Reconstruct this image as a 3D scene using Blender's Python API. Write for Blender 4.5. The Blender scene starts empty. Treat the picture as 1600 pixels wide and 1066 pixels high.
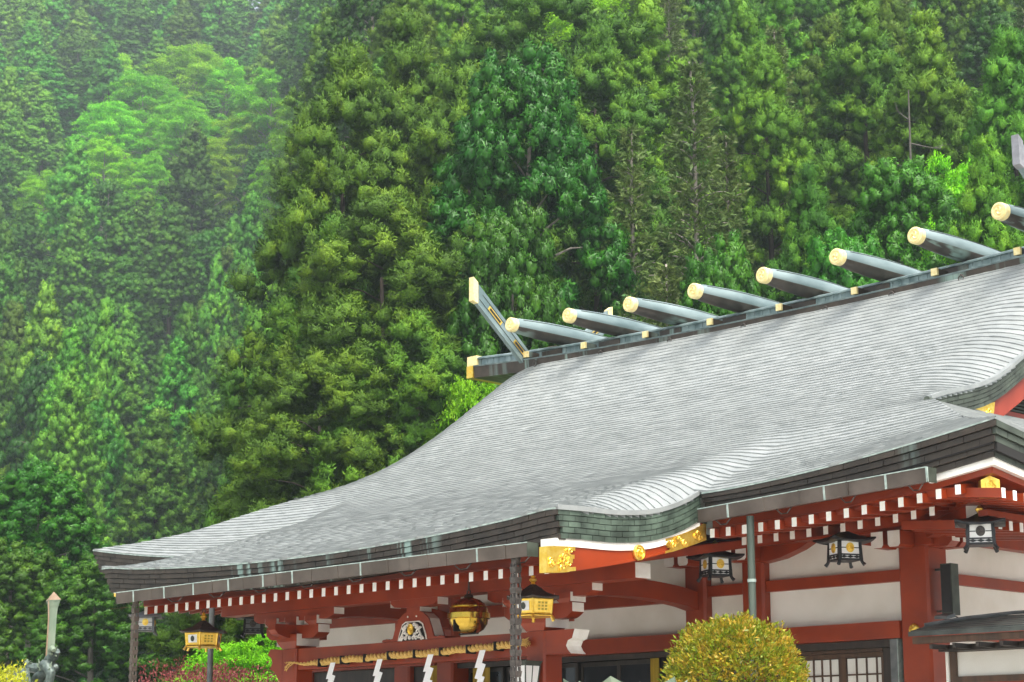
import bpy, bmesh, math, random
import numpy as np
from mathutils import Vector, Matrix, noise as mnoise
R = math.radians
random.seed(7)
rng = np.random.default_rng(11)
S = bpy.context.scene
COL = S.collection
H = 1.7                                   # eye height above the ground; heights below are given from the eye and lifted by H

# ---------------------------------------------------------------- camera
cam = bpy.data.cameras.new('camera'); CAM = bpy.data.objects.new('camera', cam); COL.objects.link(CAM)
cam.sensor_width = 36.0; cam.lens = 36.0 * 3078.0 / 1600.0
cam.clip_start = 0.1; cam.clip_end = 3000
CAM.location = (19.478, 0, H)
CAM.rotation_euler = (R(90 + 12.362), 0, R(46.25))
S.camera = CAM
CX = 19.478
CF = np.array([-math.sin(R(46.25)), math.cos(R(46.25))])      # forward on the ground
CR = np.array([math.cos(R(46.25)), math.sin(R(46.25))])       # to the right on the ground

# ---------------------------------------------------------------- sky, sun, exposure
SUN_EL, SUN_AZ = R(60), R(112)            # azimuth measured from +Y clockwise (towards +X)
W = bpy.data.worlds.new('World'); S.world = W; W.use_nodes = True
nt = W.node_tree; nt.nodes.clear()
sky = nt.nodes.new('ShaderNodeTexSky'); sky.sky_type = 'NISHITA'; sky.sun_disc = False
sky.sun_elevation = SUN_EL; sky.sun_rotation = SUN_AZ
sky.air_density = 1.0; sky.dust_density = 6.0; sky.ozone_density = 1.0
hs = nt.nodes.new('ShaderNodeHueSaturation'); hs.inputs['Saturation'].default_value = 0.45
bg = nt.nodes.new('ShaderNodeBackground'); bg.inputs['Strength'].default_value = 0.14
wo = nt.nodes.new('ShaderNodeOutputWorld')
nt.links.new(sky.outputs[0], hs.inputs['Color']); nt.links.new(hs.outputs[0], bg.inputs['Color']); nt.links.new(bg.outputs[0], wo.inputs['Surface'])
sl = bpy.data.lights.new('sun', 'SUN'); sl.energy = 2.2; sl.angle = R(40); sl.color = (1.0, 0.95, 0.86)
SUNO = bpy.data.objects.new('sun', sl); COL.objects.link(SUNO)
sd = Vector((math.sin(SUN_AZ) * math.cos(SUN_EL), math.cos(SUN_AZ) * math.cos(SUN_EL), math.sin(SUN_EL)))
SUNO.rotation_euler = sd.to_track_quat('Z', 'Y').to_euler(); SUNO.location = (0, 0, 60)
S.view_settings.view_transform = 'Standard'; S.view_settings.look = 'None'
S.view_settings.exposure = 1.33; S.view_settings.gamma = 1.0; S.view_settings.use_curve_mapping = False
S.render.engine = 'CYCLES'
S.cycles.max_bounces = 6; S.cycles.diffuse_bounces = 3; S.cycles.glossy_bounces = 3; S.cycles.transmission_bounces = 4
S.cycles.volume_bounces = 0; S.cycles.transparent_max_bounces = 4
S.cycles.use_denoising = True
S.cycles.caustics_reflective = False; S.cycles.caustics_refractive = False

# ---------------------------------------------------------------- materials
def mat(name, c1, c2=None, rough=0.5, metal=0.0, scale=6.0, stretch=(1, 1, 1), bump=0.0, bscale=40.0, spec=0.5, detail=6.0, lo=0.35, hi=0.65, rvar=0.0, coat=0.0, rnd=0.0):
    m = bpy.data.materials.new(name); m.use_nodes = True
    t = m.node_tree; b = t.nodes['Principled BSDF']
    b.inputs['Roughness'].default_value = rough; b.inputs['Metallic'].default_value = metal
    b.inputs['Specular IOR Level'].default_value = spec
    b.inputs['Coat Weight'].default_value = coat
    g = t.nodes.new('ShaderNodeNewGeometry')
    mp = t.nodes.new('ShaderNodeMapping'); mp.inputs['Scale'].default_value = stretch
    t.links.new(g.outputs['Position'], mp.inputs['Vector'])
    n = t.nodes.new('ShaderNodeTexNoise'); n.inputs['Scale'].default_value = scale; n.inputs['Detail'].default_value = detail
    t.links.new(mp.outputs[0], n.inputs['Vector'])
    r = t.nodes.new('ShaderNodeValToRGB')
    r.color_ramp.elements[0].position = lo; r.color_ramp.elements[1].position = hi
    r.color_ramp.elements[0].color = (*c1, 1); r.color_ramp.elements[1].color = (*(c2 or c1), 1)
    t.links.new(n.outputs['Fac'], r.inputs['Fac'])
    last = r.outputs['Color']
    if rnd:
        oi = t.nodes.new('ShaderNodeObjectInfo')
        mr = t.nodes.new('ShaderNodeMapRange'); mr.inputs['To Min'].default_value = 1 - rnd; mr.inputs['To Max'].default_value = 1 + rnd
        t.links.new(oi.outputs['Random'], mr.inputs['Value'])
        hv = t.nodes.new('ShaderNodeHueSaturation'); t.links.new(mr.outputs[0], hv.inputs['Value']); t.links.new(last, hv.inputs['Color'])
        last = hv.outputs['Color']
    t.links.new(last, b.inputs['Base Color'])
    if rvar:
        mr2 = t.nodes.new('ShaderNodeMapRange'); mr2.inputs['To Min'].default_value = rough - rvar; mr2.inputs['To Max'].default_value = rough + rvar
        t.links.new(n.outputs['Fac'], mr2.inputs['Value']); t.links.new(mr2.outputs[0], b.inputs['Roughness'])
    if bump:
        n2 = t.nodes.new('ShaderNodeTexNoise'); n2.inputs['Scale'].default_value = bscale; n2.inputs['Detail'].default_value = 4
        t.links.new(mp.outputs[0], n2.inputs['Vector'])
        bp = t.nodes.new('ShaderNodeBump'); bp.inputs['Strength'].default_value = bump; bp.inputs['Distance'].default_value = 0.02
        t.links.new(n2.outputs['Fac'], bp.inputs['Height']); t.links.new(bp.outputs[0], b.inputs['Normal'])
    m['out'] = 1
    return m

def leafmat(name, cols, trans=0.35, hue=0.02, val=0.25, scale=0.8, lo=0.25, hi=0.75, rough=0.55, fine=22.0, bump=0.0):
    """leaf: colour varies from spray to spray (noise), tree to tree (object random); light passes through"""
    m = bpy.data.materials.new(name); m.use_nodes = True
    t = m.node_tree; t.nodes.clear()
    o = t.nodes.new('ShaderNodeOutputMaterial')
    tc = t.nodes.new('ShaderNodeTexCoord'); oi = t.nodes.new('ShaderNodeObjectInfo')
    ad = t.nodes.new('ShaderNodeVectorMath'); ad.operation = 'ADD'
    t.links.new(tc.outputs['Object'], ad.inputs[0]); t.links.new(oi.outputs['Location'], ad.inputs[1])
    n = t.nodes.new('ShaderNodeTexNoise'); n.inputs['Scale'].default_value = scale; n.inputs['Detail'].default_value = 5; n.inputs['Roughness'].default_value = 0.7
    t.links.new(ad.outputs[0], n.inputs['Vector'])
    r = t.nodes.new('ShaderNodeValToRGB'); e = r.color_ramp.elements
    e[0].position = lo; e[1].position = hi
    e[0].color = (*cols[0], 1); e[1].color = (*cols[-1], 1)
    if len(cols) == 3:
        x = r.color_ramp.elements.new((lo + hi) / 2); x.color = (*cols[1], 1)
    t.links.new(n.outputs['Fac'], r.inputs['Fac'])
    hv = t.nodes.new('ShaderNodeHueSaturation'); t.links.new(r.outputs[0], hv.inputs['Color'])
    a = t.nodes.new('ShaderNodeMapRange'); a.inputs['To Min'].default_value = 0.5 - hue; a.inputs['To Max'].default_value = 0.5 + hue
    bq = t.nodes.new('ShaderNodeMath'); bq.operation = 'MULTIPLY'; bq.inputs[1].default_value = 7.13
    fr = t.nodes.new('ShaderNodeMath'); fr.operation = 'FRACT'
    t.links.new(oi.outputs['Random'], a.inputs['Value']); t.links.new(oi.outputs['Random'], bq.inputs[0]); t.links.new(bq.outputs[0], fr.inputs[0])
    v = t.nodes.new('ShaderNodeMapRange'); v.inputs['To Min'].default_value = 1 - val; v.inputs['To Max'].default_value = 1 + val
    t.links.new(fr.outputs[0], v.inputs['Value'])
    t.links.new(a.outputs[0], hv.inputs['Hue']); t.links.new(v.outputs[0], hv.inputs['Value'])
    d = t.nodes.new('ShaderNodeBsdfPrincipled'); d.inputs['Roughness'].default_value = rough; d.inputs['Specular IOR Level'].default_value = 0.25
    tr = t.nodes.new('ShaderNodeBsdfTranslucent'); mx = t.nodes.new('ShaderNodeMixShader'); mx.inputs[0].default_value = trans
    fn = t.nodes.new('ShaderNodeTexNoise'); fn.inputs['Scale'].default_value = fine; fn.inputs['Detail'].default_value = 3
    t.links.new(tc.outputs['Object'], fn.inputs['Vector'])
    fm = t.nodes.new('ShaderNodeMapRange'); fm.inputs['From Min'].default_value = .3; fm.inputs['From Max'].default_value = .7; fm.inputs['To Min'].default_value = .55; fm.inputs['To Max'].default_value = 1.4
    t.links.new(fn.outputs['Fac'], fm.inputs['Value']); h2 = t.nodes.new('ShaderNodeHueSaturation'); t.links.new(fm.outputs[0], h2.inputs['Value']); t.links.new(hv.outputs[0], h2.inputs['Color']); hv = h2
    if bump:
        bp = t.nodes.new('ShaderNodeBump'); bp.inputs['Strength'].default_value = bump; bp.inputs['Distance'].default_value = .06
        t.links.new(fn.outputs['Fac'], bp.inputs['Height']); t.links.new(bp.outputs[0], d.inputs['Normal'])
    t.links.new(hv.outputs[0], d.inputs['Base Color']); t.links.new(hv.outputs[0], tr.inputs['Color'])
    t.links.new(d.outputs[0], mx.inputs[1]); t.links.new(tr.outputs[0], mx.inputs[2]); t.links.new(mx.outputs[0], o.inputs['Surface'])
    return m

def glow(name, c, s):
    m = mat(name, c, rough=0.4)
    b = m.node_tree.nodes['Principled BSDF']; b.inputs['Emission Color'].default_value = (*c, 1); b.inputs['Emission Strength'].default_value = s
    return m

M = {}
M['roof'] = mat('weathered_roof_copper', (.225, .243, .24), (.335, .352, .345), rough=.40, metal=.2, scale=3.2, stretch=(1, 1.6, 1.6), bump=.10, bscale=9, rvar=.05, lo=.25, hi=.75, rnd=.05, detail=9)
M['ridge'] = mat('grey_green_copper', (.12, .175, .18), (.25, .32, .32), rough=.42, metal=.2, scale=7, stretch=(1, .15, .3), rvar=.08)
M['brown'] = mat('brown_copper', (.075, .055, .045), (.12, .095, .075), rough=.42, metal=.2, scale=5, rvar=.1, rnd=.12)
def streaked(name, base, patch):
    """dark copper with thin vertical runs of verdigris left by dripping rain"""
    m = mat(name, *base, rough=.42, metal=.2, scale=5, rvar=.1, rnd=.12); t = m.node_tree; b = t.nodes['Principled BSDF']
    src = b.inputs['Base Color'].links[0].from_socket
    g = t.nodes.new('ShaderNodeNewGeometry'); mp = t.nodes.new('ShaderNodeMapping'); mp.inputs['Scale'].default_value = (5.5, 1, .35)
    n = t.nodes.new('ShaderNodeTexNoise'); n.inputs['Scale'].default_value = 1.5; n.inputs['Detail'].default_value = 3
    mp2 = t.nodes.new('ShaderNodeMapping'); mp2.inputs['Scale'].default_value = (.75, .5, .1); mp2.inputs['Location'].default_value = (3.7, 0, 0)
    n2 = t.nodes.new('ShaderNodeTexNoise'); n2.inputs['Scale'].default_value = 1.0; n2.inputs['Detail'].default_value = 1
    r = t.nodes.new('ShaderNodeMapRange'); r.inputs['From Min'].default_value = .50; r.inputs['From Max'].default_value = .60
    r2 = t.nodes.new('ShaderNodeMapRange'); r2.inputs['From Min'].default_value = .54; r2.inputs['From Max'].default_value = .62
    mu = t.nodes.new('ShaderNodeMath'); mu.operation = 'MULTIPLY'; mx = t.nodes.new('ShaderNodeMix'); mx.data_type = 'RGBA'
    t.links.new(g.outputs['Position'], mp.inputs[0]); t.links.new(mp.outputs[0], n.inputs[0]); t.links.new(g.outputs['Position'], mp2.inputs[0]); t.links.new(mp2.outputs[0], n2.inputs[0])
    t.links.new(n.outputs['Fac'], r.inputs[0]); t.links.new(n2.outputs['Fac'], r2.inputs[0]); t.links.new(r.outputs[0], mu.inputs[0]); t.links.new(r2.outputs[0], mu.inputs[1])
    t.links.new(mu.outputs[0], mx.inputs[0]); t.links.new(src, mx.inputs[6]); mx.inputs[7].default_value = (*patch, 1); t.links.new(mx.outputs[2], b.inputs['Base Color'])
    return m
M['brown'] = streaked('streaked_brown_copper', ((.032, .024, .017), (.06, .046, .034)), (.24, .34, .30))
M['gutter'] = mat('gutter_copper', (.075, .058, .046), (.125, .10, .082), rough=.4, metal=.25, scale=3, rvar=.1, rnd=.12)
M['patina'] = mat('pale_patina', (.23, .30, .27), (.40, .48, .44), rough=.6, scale=12)
M['verdigris'] = mat('green_patina_tile', (.03, .045, .032), (.08, .115, .085), rough=.5, scale=5, rnd=.25)
M['darkgreen'] = mat('dark_green_patina', (.026, .032, .023), (.06, .075, .055), rough=.5, scale=5, rnd=.15)
M['gap'] = mat('dark_joint', (.012, .011, .01), rough=.9)
M['red'] = mat('vermilion_paint', (.22, .024, .0012), (.31, .036, .002), rough=.42, scale=2.5, bump=.05, bscale=8, rvar=.06)
M['redold'] = mat('faded_vermilion', (.22, .028, .013), (.31, .042, .02), rough=.5, scale=2.5)
M['white'] = mat('white_paint', (.80, .77, .70), (.88, .86, .81), rough=.5, scale=8)
M['plaster'] = mat('white_plaster', (.72, .69, .61), (.87, .85, .79), rough=.8, scale=1.1, bump=.04, bscale=30)
M['gold'] = mat('gilded_metal', (.92, .58, .07), (1.0, .72, .16), rough=.32, metal=.85, scale=20, bump=.15, bscale=60)
M['goldleaf'] = mat('gold_leaf', (.92, .72, .29), (.97, .84, .46), rough=.42, metal=.35, scale=20, bump=.1, bscale=30)
M['bell'] = mat('old_brass', (.55, .36, .05), (.72, .5, .09), rough=.16, metal=1.0, scale=6, rvar=.05)
M['black'] = mat('black_metal', (.006, .007, .008), (.014, .015, .017), rough=.4, scale=9)
M['iron'] = mat('dark_iron', (.05, .043, .038), (.10, .085, .075), rough=.5, metal=.3, scale=30)
M['wood'] = mat('dark_wood', (.055, .028, .014), (.10, .05, .025), rough=.5, scale=14, stretch=(1, 1, .1))
M['darkwood'] = mat('blackened_wood', (.02, .014, .01), (.04, .028, .02), rough=.5, scale=14, stretch=(1, 1, .1))
M['paper'] = mat('shoji_paper', (.70, .68, .62), (.78, .76, .70), rough=.9, scale=3)
M['lampglass'] = mat('frosted_glass', (.82, .82, .80), (.9, .9, .88), rough=.35, scale=3)
M['glass'] = mat('dark_door_glass', (.015, .018, .02), (.03, .035, .04), rough=.06, scale=2, spec=.6)
M['straw'] = mat('rice_straw', (.62, .38, .09), (.85, .58, .18), rough=.8, scale=40, stretch=(1, 1, 3), bump=.3, bscale=120)
M['sheet'] = mat('white_paper', (.86, .86, .86), (.9, .9, .9), rough=.8, scale=2)
M['curtain'] = mat('gold_curtain', (.40, .27, .02), (.58, .42, .05), rough=.7, scale=4, stretch=(3, 3, .3))
M['downpipe'] = mat('green_grey_pipe', (.05, .068, .054), (.10, .125, .10), rough=.45, metal=.2, scale=8, stretch=(1, 1, .2))
M['pipe'] = mat('grey_pipe', (.10, .11, .11), (.16, .17, .17), rough=.45, metal=.2, scale=8)
M['stone'] = mat('grey_granite', (.22, .22, .21), (.36, .36, .34), rough=.85, scale=25, bump=.3, bscale=60)
M['bronze'] = mat('pale_green_bronze', (.13, .19, .13), (.22, .27, .19), rough=.5, metal=.15, scale=7, stretch=(1, 1, .4))
M['bronzetip'] = mat('bare_bronze', (.30, .20, .13), (.40, .29, .20), rough=.45, metal=.3, scale=9)
M['bronzedark'] = mat('dark_bronze', (.05, .07, .062), (.13, .17, .15), rough=.5, metal=.3, scale=18)
M['shedroof'] = mat('dark_shed_roof', (.035, .04, .036), (.085, .095, .085), rough=.5, scale=4, rvar=.1)
M['tip'] = mat('tarnished_silver_plate', (.20, .20, .215), (.30, .30, .32), rough=.45, metal=.3, scale=9)
M['bark'] = mat('tree_bark', (.022, .016, .011), (.06, .045, .033), rough=.9, scale=12, stretch=(1, 1, .15), bump=.4, bscale=20)
M['greybark'] = mat('pale_bark', (.16, .14, .12), (.30, .27, .23), rough=.9, scale=12, stretch=(1, 1, .3))
M['deadwood'] = mat('dead_wood', (.05, .045, .038), (.10, .09, .075), rough=.9, scale=12)
M['ground'] = mat('gravel_ground', (.32, .31, .285), (.44, .425, .39), rough=.95, scale=30, bump=.3, bscale=80)
M['soil'] = mat('forest_floor', (.006, .012, .003), (.02, .04, .007), rough=.95, scale=1.2, bump=.8, bscale=3, spec=.05)

# ---------------------------------------------------------------- mesh helpers
class MB:
    def __init__(s): s.v = []; s.f = []; s.m = []; s.cur = 0
    def add(s, vs, fs):
        o = len(s.v); s.v += [tuple(map(float, p)) for p in vs]
        s.f += [tuple(i + o for i in f) for f in fs]; s.m += [s.cur] * len(fs); return s
    def hexa(s, p): # 8 points: bottom 4 ccw, top 4 ccw
        return s.add(p, [(3, 2, 1, 0), (4, 5, 6, 7), (0, 1, 5, 4), (1, 2, 6, 5), (2, 3, 7, 6), (3, 0, 4, 7)])
    def box(s, x0, x1, y0, y1, z0, z1):
        return s.hexa([(x0, y0, z0), (x1, y0, z0), (x1, y1, z0), (x0, y1, z0), (x0, y0, z1), (x1, y0, z1), (x1, y1, z1), (x0, y1, z1)])
    def prism(s, poly, axis, a0, a1):
        """poly in the plane across axis; axis 'y': (x,z); 'x': (y,z); 'z': (x,y)"""
        n = len(poly)
        def P(q, a): return (q[0], a, q[1]) if axis == 'y' else (a, q[0], q[1]) if axis == 'x' else (q[0], q[1], a)
        vs = [P(q, a0) for q in poly] + [P(q, a1) for q in poly]
        fs = [tuple(range(n)), tuple(range(2 * n - 1, n - 1, -1))] + [(i, i + n, (i + 1) % n + n, (i + 1) % n) for i in range(n)]
        return s.add(vs, fs)
    def tube(s, path, rad, n=8, cap=True):
        path = [Vector(p) for p in path]
        if not hasattr(rad, '__len__'): rad = [rad] * len(path)
        vs, fs = [], []
        up = Vector((0, 0, 1)); prev = None
        for i, p in enumerate(path):
            d = (path[min(i + 1, len(path) - 1)] - path[max(i - 1, 0)]).normalized()
            if prev is None:
                a = d.cross(up) if abs(d.z) < .95 else d.cross(Vector((1, 0, 0)))
            else: a = prev - d * prev.dot(d)
            a.normalize(); b = d.cross(a); prev = a
            for k in range(n):
                t = 2 * math.pi * k / n
                vs.append(p + (a * math.cos(t) + b * math.sin(t)) * rad[i])
        for i in range(len(path) - 1):
            for k in range(n):
                fs.append((i * n + k, i * n + (k + 1) % n, (i + 1) * n + (k + 1) % n, (i + 1) * n + k))
        if cap: fs += [tuple(range(n - 1, -1, -1)), tuple((len(path) - 1) * n + k for k in range(n))]
        return s.add(vs, fs)
    def lathe(s, c, prof, n=16, rot=0.0, square=False):
        vs, fs = [], []
        for r, z in prof:
            for k in range(n):
                t = 2 * math.pi * k / n + rot
                vs.append((c[0] + r * math.cos(t), c[1] + r * math.sin(t), c[2] + z))
        for i in range(len(prof) - 1):
            for k in range(n): fs.append((i * n + k, i * n + (k + 1) % n, (i + 1) * n + (k + 1) % n, (i + 1) * n + k))
        fs += [tuple(range(n - 1, -1, -1)), tuple((len(prof) - 1) * n + k for k in range(n))]
        return s.add(vs, fs)
    def torus(s, c, R0, r, axis='y', n=14, m=6):
        pth = []
        for k in range(n + 1):
            t = 2 * math.pi * k / n
            a, b = R0 * math.cos(t), R0 * math.sin(t)
            pth.append((c[0] + a, c[1], c[2] + b) if axis == 'y' else (c[0], c[1] + a, c[2] + b) if axis == 'x' else (c[0] + a, c[1] + b, c[2]))
        return s.tube(pth, r, m, cap=False)

ROOT = {}
def wl(o):                                  # world place of an object's frame (no rotations used on parents of built parts)
    return ROOT.get(o.name, (0, 0, 0))
def obj(name, mb, m, parent=None, smooth=False, at=None):
    """at: world frame origin for a top-level mesh thing (so its origin is its base)"""
    me = bpy.data.meshes.new(name)
    org = wl(parent) if parent else (at or (0, 0, 0))
    vs = [(x - org[0], y - org[1], z + H - org[2]) for x, y, z in mb.v]
    me.from_pydata(vs, [], mb.f)
    ms = m if isinstance(m, (list, tuple)) else [m]
    for q in ms: me.materials.append(q)
    if len(ms) > 1: me.polygons.foreach_set('material_index', mb.m)
    if smooth:
        me.polygons.foreach_set('use_smooth', [True] * len(me.polygons))
        try: me.set_sharp_from_angle(angle=R(40))
        except Exception: pass
    o = bpy.data.objects.new(name, me); COL.objects.link(o)
    if parent: o.parent = parent
    else: o.location = org
    ROOT[o.name] = org
    return o
def thing(name, label, cat, loc, group=None, rz=0.0):
    o = bpy.data.objects.new(name, None); COL.objects.link(o); o.empty_display_size = .2
    o.location = loc; ROOT[o.name] = tuple(loc)
    tag(o, label, cat, group); return o
def tag(o, label, cat, group=None):
    o['label'] = label; o['category'] = cat
    if group: o['group'] = group
    return o
def setting(o, kind='structure'):
    o['kind'] = kind; return o
def copy(o, parent=None, d=(0, 0, 0)):
    c = o.copy(); COL.objects.link(c)
    if parent: c.parent = parent
    c.location = (o.location[0] + d[0], o.location[1] + d[1], o.location[2] + d[2])
    ROOT[c.name] = tuple(wl(o)[i] + d[i] for i in range(3))
    for ch in [q for q in o.children]:
        k = ch.copy(); COL.objects.link(k); k.parent = c
        for g in ch.children:
            q = g.copy(); COL.objects.link(q); q.parent = k
    return c
def lerp(a, b, t): return a + (b - a) * t
def sstep(a, b, x):
    t = np.clip((x - a) / (b - a), 0, 1); return t * t * (3 - 2 * t)
# ================================================================ THE SHRINE HALL
HALL = thing('shrine_hall', 'vermilion and white shrine hall with sweeping grey copper roof in front of the wooded slope', 'shrine hall', (0, 21, 0))
YP, YM, YR = 15.0, 17.33, 24.74            # porch eave, main eave, ridge
XP, XM, XG = 4.51, 8.54, 6.15              # half widths: porch, main eave, gable verge

def hermite(pts):
    X = np.array([p[0] for p in pts], float); Y = np.array([p[1] for p in pts], float)
    s = np.gradient(Y, X)
    def f(x):
        x = np.clip(x, X[0], X[-1]); i = np.clip(np.searchsorted(X, x) - 1, 0, len(X) - 2)
        h = X[i + 1] - X[i]; t = (x - X[i]) / h
        return (2*t**3 - 3*t**2 + 1) * Y[i] + (t**3 - 2*t**2 + t) * h * s[i] + (-2*t**3 + 3*t**2) * Y[i + 1] + (t**3 - t**2) * h * s[i + 1]
    return f
ZC = hermite([(14.5, 2.46), (15, 2.61), (16, 2.93), (17.33, 3.40), (18.72, 3.92), (20.04, 4.52), (21.13, 5.05), (22.57, 5.88), (23.33, 6.40), (24.24, 7.06), (24.8, 7.50)])
ZE = hermite([(14.8, 2.80), (15, 2.80), (15.29, 2.81), (16.06, 2.83), (16.59, 2.90), (17.14, 3.08), (17.42, 3.22), (18.0, 3.48), (18.72, 3.83), (19.5, 4.24), (20.04, 4.50), (21.13, 5.05), (25, 7.6)])
def zroof(x, y):
    x = np.asarray(x, float); y = np.asarray(y, float); ax = np.abs(x)
    zc = ZC(y) + .19 * (ax / XP) ** 2 * np.clip(1 - (y - YP) / 3, 0, 1) * (ax <= XP + 1e-6)
    w = np.clip((ax - 3.72) / (XP - 3.72), 0, 1) ** 2
    bl = sstep(18.4, 19.8, y); ze = ZE(y) * (1 - bl) + ZC(y) * bl
    z = zc + (ze - zc) * w
    d = np.minimum(y - YM, XM - ax)
    so = .38 * np.clip((ax - 4.55) / 3.99, 0, 1) ** 1.6 * np.clip(1 - d / 4.5, 0, 1) ** 1.5
    z = z + np.where(y >= YM - 1e-6, so, 0)
    z = z - .30 * sstep(19.5, 21.4, y) * np.clip((ax - 4.9) / (XG - 4.9), 0, 1.1) ** 2.2
    z = z + .10 * (ax / 6) ** 2 * sstep(20, 24.5, y)
    return z
def zside(x, y):                           # hip roof over the gable side: height from the distance to the side eave
    ax = np.abs(np.asarray(x, float)); d = XM - ax
    s = np.asarray(y, float)
    so = .38 * np.clip((np.abs(s - YR) - (YR - YM - 3.99)) / 3.99, 0, 1) ** 1.6 * np.clip(1 - d / 4.5, 0, 1) ** 1.5
    return ZE(YM + d) + so

# the roof body: back slope and the boards that close the roof from below
mb = MB()
ys = np.linspace(YR, 2 * YR - YM, 16); xs = np.linspace(-1, 1, 25)
def gridsheet(mb, P):
    n, m = len(P), len(P[0]); o = len(mb.v)
    for row in P: mb.v += [tuple(map(float, q)) for q in row]
    for i in range(n - 1):
        for j in range(m - 1):
            mb.f.append((o + i*m + j, o + i*m + j + 1, o + (i+1)*m + j + 1, o + (i+1)*m + j)); mb.m.append(mb.cur)
rows = []
for y in ys:
    fy = 2 * YR - y; hw = XG if fy > 19.7 else XM - (fy - YM)
    rows.append([(s * hw, y, float(zroof(s * hw, fy))) for s in xs])
gridsheet(mb, rows)
ROOF = obj('roof', mb, M['roof'], HALL, smooth=True)

# one object per shingle course, eave to ridge
NP, NM = 20, 62
yb = [YP + (YM - YP) * i / NP for i in range(NP)] + [YM + (24.32 - YM) * i / NM for i in range(NM + 1)]
def halfw(y):
    if y < YM - 1e-6: return XP
    return XG if y > YM + XM - XG else XM - (y - YM)
def course_x(hw0, hw1):
    u = np.concatenate([np.linspace(0, .62, 26), np.linspace(.64, 1, 26)])
    u = np.concatenate([-u[::-1], u[1:]]); return u
crng = np.random.default_rng(5)
for i in range(len(yb) - 1):
    y0, y1 = yb[i], yb[i + 1]
    if i == NP - 1: hw0 = hw1 = XP
    else: hw0, hw1 = halfw(y0 + 1e-7), halfw(y1 - 1e-7)
    u = course_x(hw0, hw1)
    nz = crng.normal(0, .0018, len(u)); yj = crng.normal(0, .004 + .006 * float(np.clip((19.0 - y0) / 2.5, 0, 1)), len(u))
    x0 = u * hw0; x1 = u * hw1
    zf = zroof(x0, np.full_like(x0, y0 + 1e-6)); ye1 = y1 + (.03 if i != NP - 1 else 0)
    zb = zroof(x1, np.full_like(x1, y1 - 1e-6 if i == NP - 1 else y1 + .03)) if i != NP - 1 else zroof(x1, np.full_like(x1, y1 - 1e-5))
    mb = MB()
    n = len(u); lift = .021
    A = [(x0[k], y0 + yj[k], zf[k] - .009) for k in range(n)]
    B = [(x0[k], y0 + yj[k] - .004, zf[k] + lift + nz[k]) for k in range(n)]
    Cc = [(x1[k], ye1, zb[k] + .001) for k in range(n)]
    gridsheet(mb, [A, B]); 
    gridsheet(mb, [B, Cc])
    # turned-down ends at the verge
    for sgn, k in ((-1, 0), (1, n - 1)):
        mb.add([A[k], B[k], Cc[k], (Cc[k][0], Cc[k][1], Cc[k][2] - .05)], [(0, 1, 2, 3)])
    o = obj('roof_course', mb, M['roof'], ROOF)
# hip roof over the right and left gable sides, its own courses
for sg in (1, -1):
    for i in range(24):
        d0, d1 = i * .111, (i + 1) * .111
        x0, x1 = XM - d0, XM - d1
        ya0, ya1 = YM + d0, YM + d1
        v = np.linspace(0, 1, 24)
        s0 = ya0 + v * 2 * (YR - ya0); s1 = ya1 + v * 2 * (YR - ya1)
        mb = MB(); zf = zside(x0, s0); zb = zside(x1 - .03, s1)
        A = [(sg * x0, s0[k], zf[k] - .012) for k in range(24)]; B = [(sg * (x0 + .004), s0[k], zf[k] + .02) for k in range(24)]
        Cc = [(sg * (x1 - .03), s1[k], zb[k] + .001) for k in range(24)]
        gridsheet(mb, [A, B]); gridsheet(mb, [B, Cc]); obj('roof_course', mb, M['roof'], ROOF)
# porch/main step: close the joint between porch strip and main eave
# ---- layered shingle edges. pts: function t->(x,y,ztop), outward normal in plan, layers
def edge_pieces(name, m, path, nrm, layers, th, plen, inset, off=0.0, vary=0.0, gap=.006, depth=.10, e0=0.0, e1=0.0, i0=0.0, i1=0.0, ths=None):
    """path(s): s metres along; returns (x,y,z). Pieces sit under the path, each layer set back by inset."""
    L = path.length
    for k in range(layers):
        s = -plen * (.5 if k % 2 else 0) + off
        while s < L:
            a, b = max(s, e0 + i0*k) + gap * .5, min(s + plen, L - e1 - i1*k) - gap * .5
            if b - a > .05:
                pr = vary * random.uniform(-1, 1)
                P0, P1 = path(a), path(b); N0, N1 = nrm(a), nrm(b)
                ins = inset * k - pr
                def q(P, N, back, dz): return (P[0] - N[0] * back, P[1] - N[1] * back, P[2] + dz)
                zt, zb = -th * k, -th * (k + 1) + .007
                f0, f1 = (ths(a), ths(b)) if ths else (1, 1)
                mb = MB(); mb.hexa([q(P0, N0, ins, zb*f0 - .012), q(P1, N1, ins, zb*f1 - .012), q(P1, N1, ins + depth, zb*f1 - .012), q(P0, N0, ins + depth, zb*f0 - .012),
                                    q(P0, N0, ins, zt*f0 - .012), q(P1, N1, ins, zt*f1 - .012), q(P1, N1, ins + depth, zt*f1 - .012), q(P0, N0, ins + depth, zt*f0 - .012)])
                obj(name, mb, m, ROOF)
            s += plen
class Path:
    def __init__(s, f, L): s.f = f; s.length = L
    def __call__(s, t): return s.f(t)
def zr(x, y): return float(zroof(x, y))
def strip(mb, path, nrm, n, back0, back1, dz0, dz1, trim0=0.0, trim1=0.0):
    """closed bar following a path: from back0..back1 (plan depth) and dz0..dz1 (under the path)"""
    rows = []
    for i in range(n + 1):
        t = trim0 + (path.length - trim0 - trim1) * i / n; P = path(t); N = nrm(t)
        rows.append([(P[0] - N[0]*bk, P[1] - N[1]*bk, P[2] + dz) for bk, dz in ((back0, dz0), (back0, dz1), (back1, dz1), (back1, dz0), (back0, dz0))])
    gridsheet(mb, rows); o = len(mb.v)
    for r in (rows[0], rows[-1]): mb.add(r[:4], [(0, 1, 2, 3)])
pf = Path(lambda t: (-XP + t, YP, zr(-XP + t, YP)), 2 * XP)
nF = lambda t: (0, -1)
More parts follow.
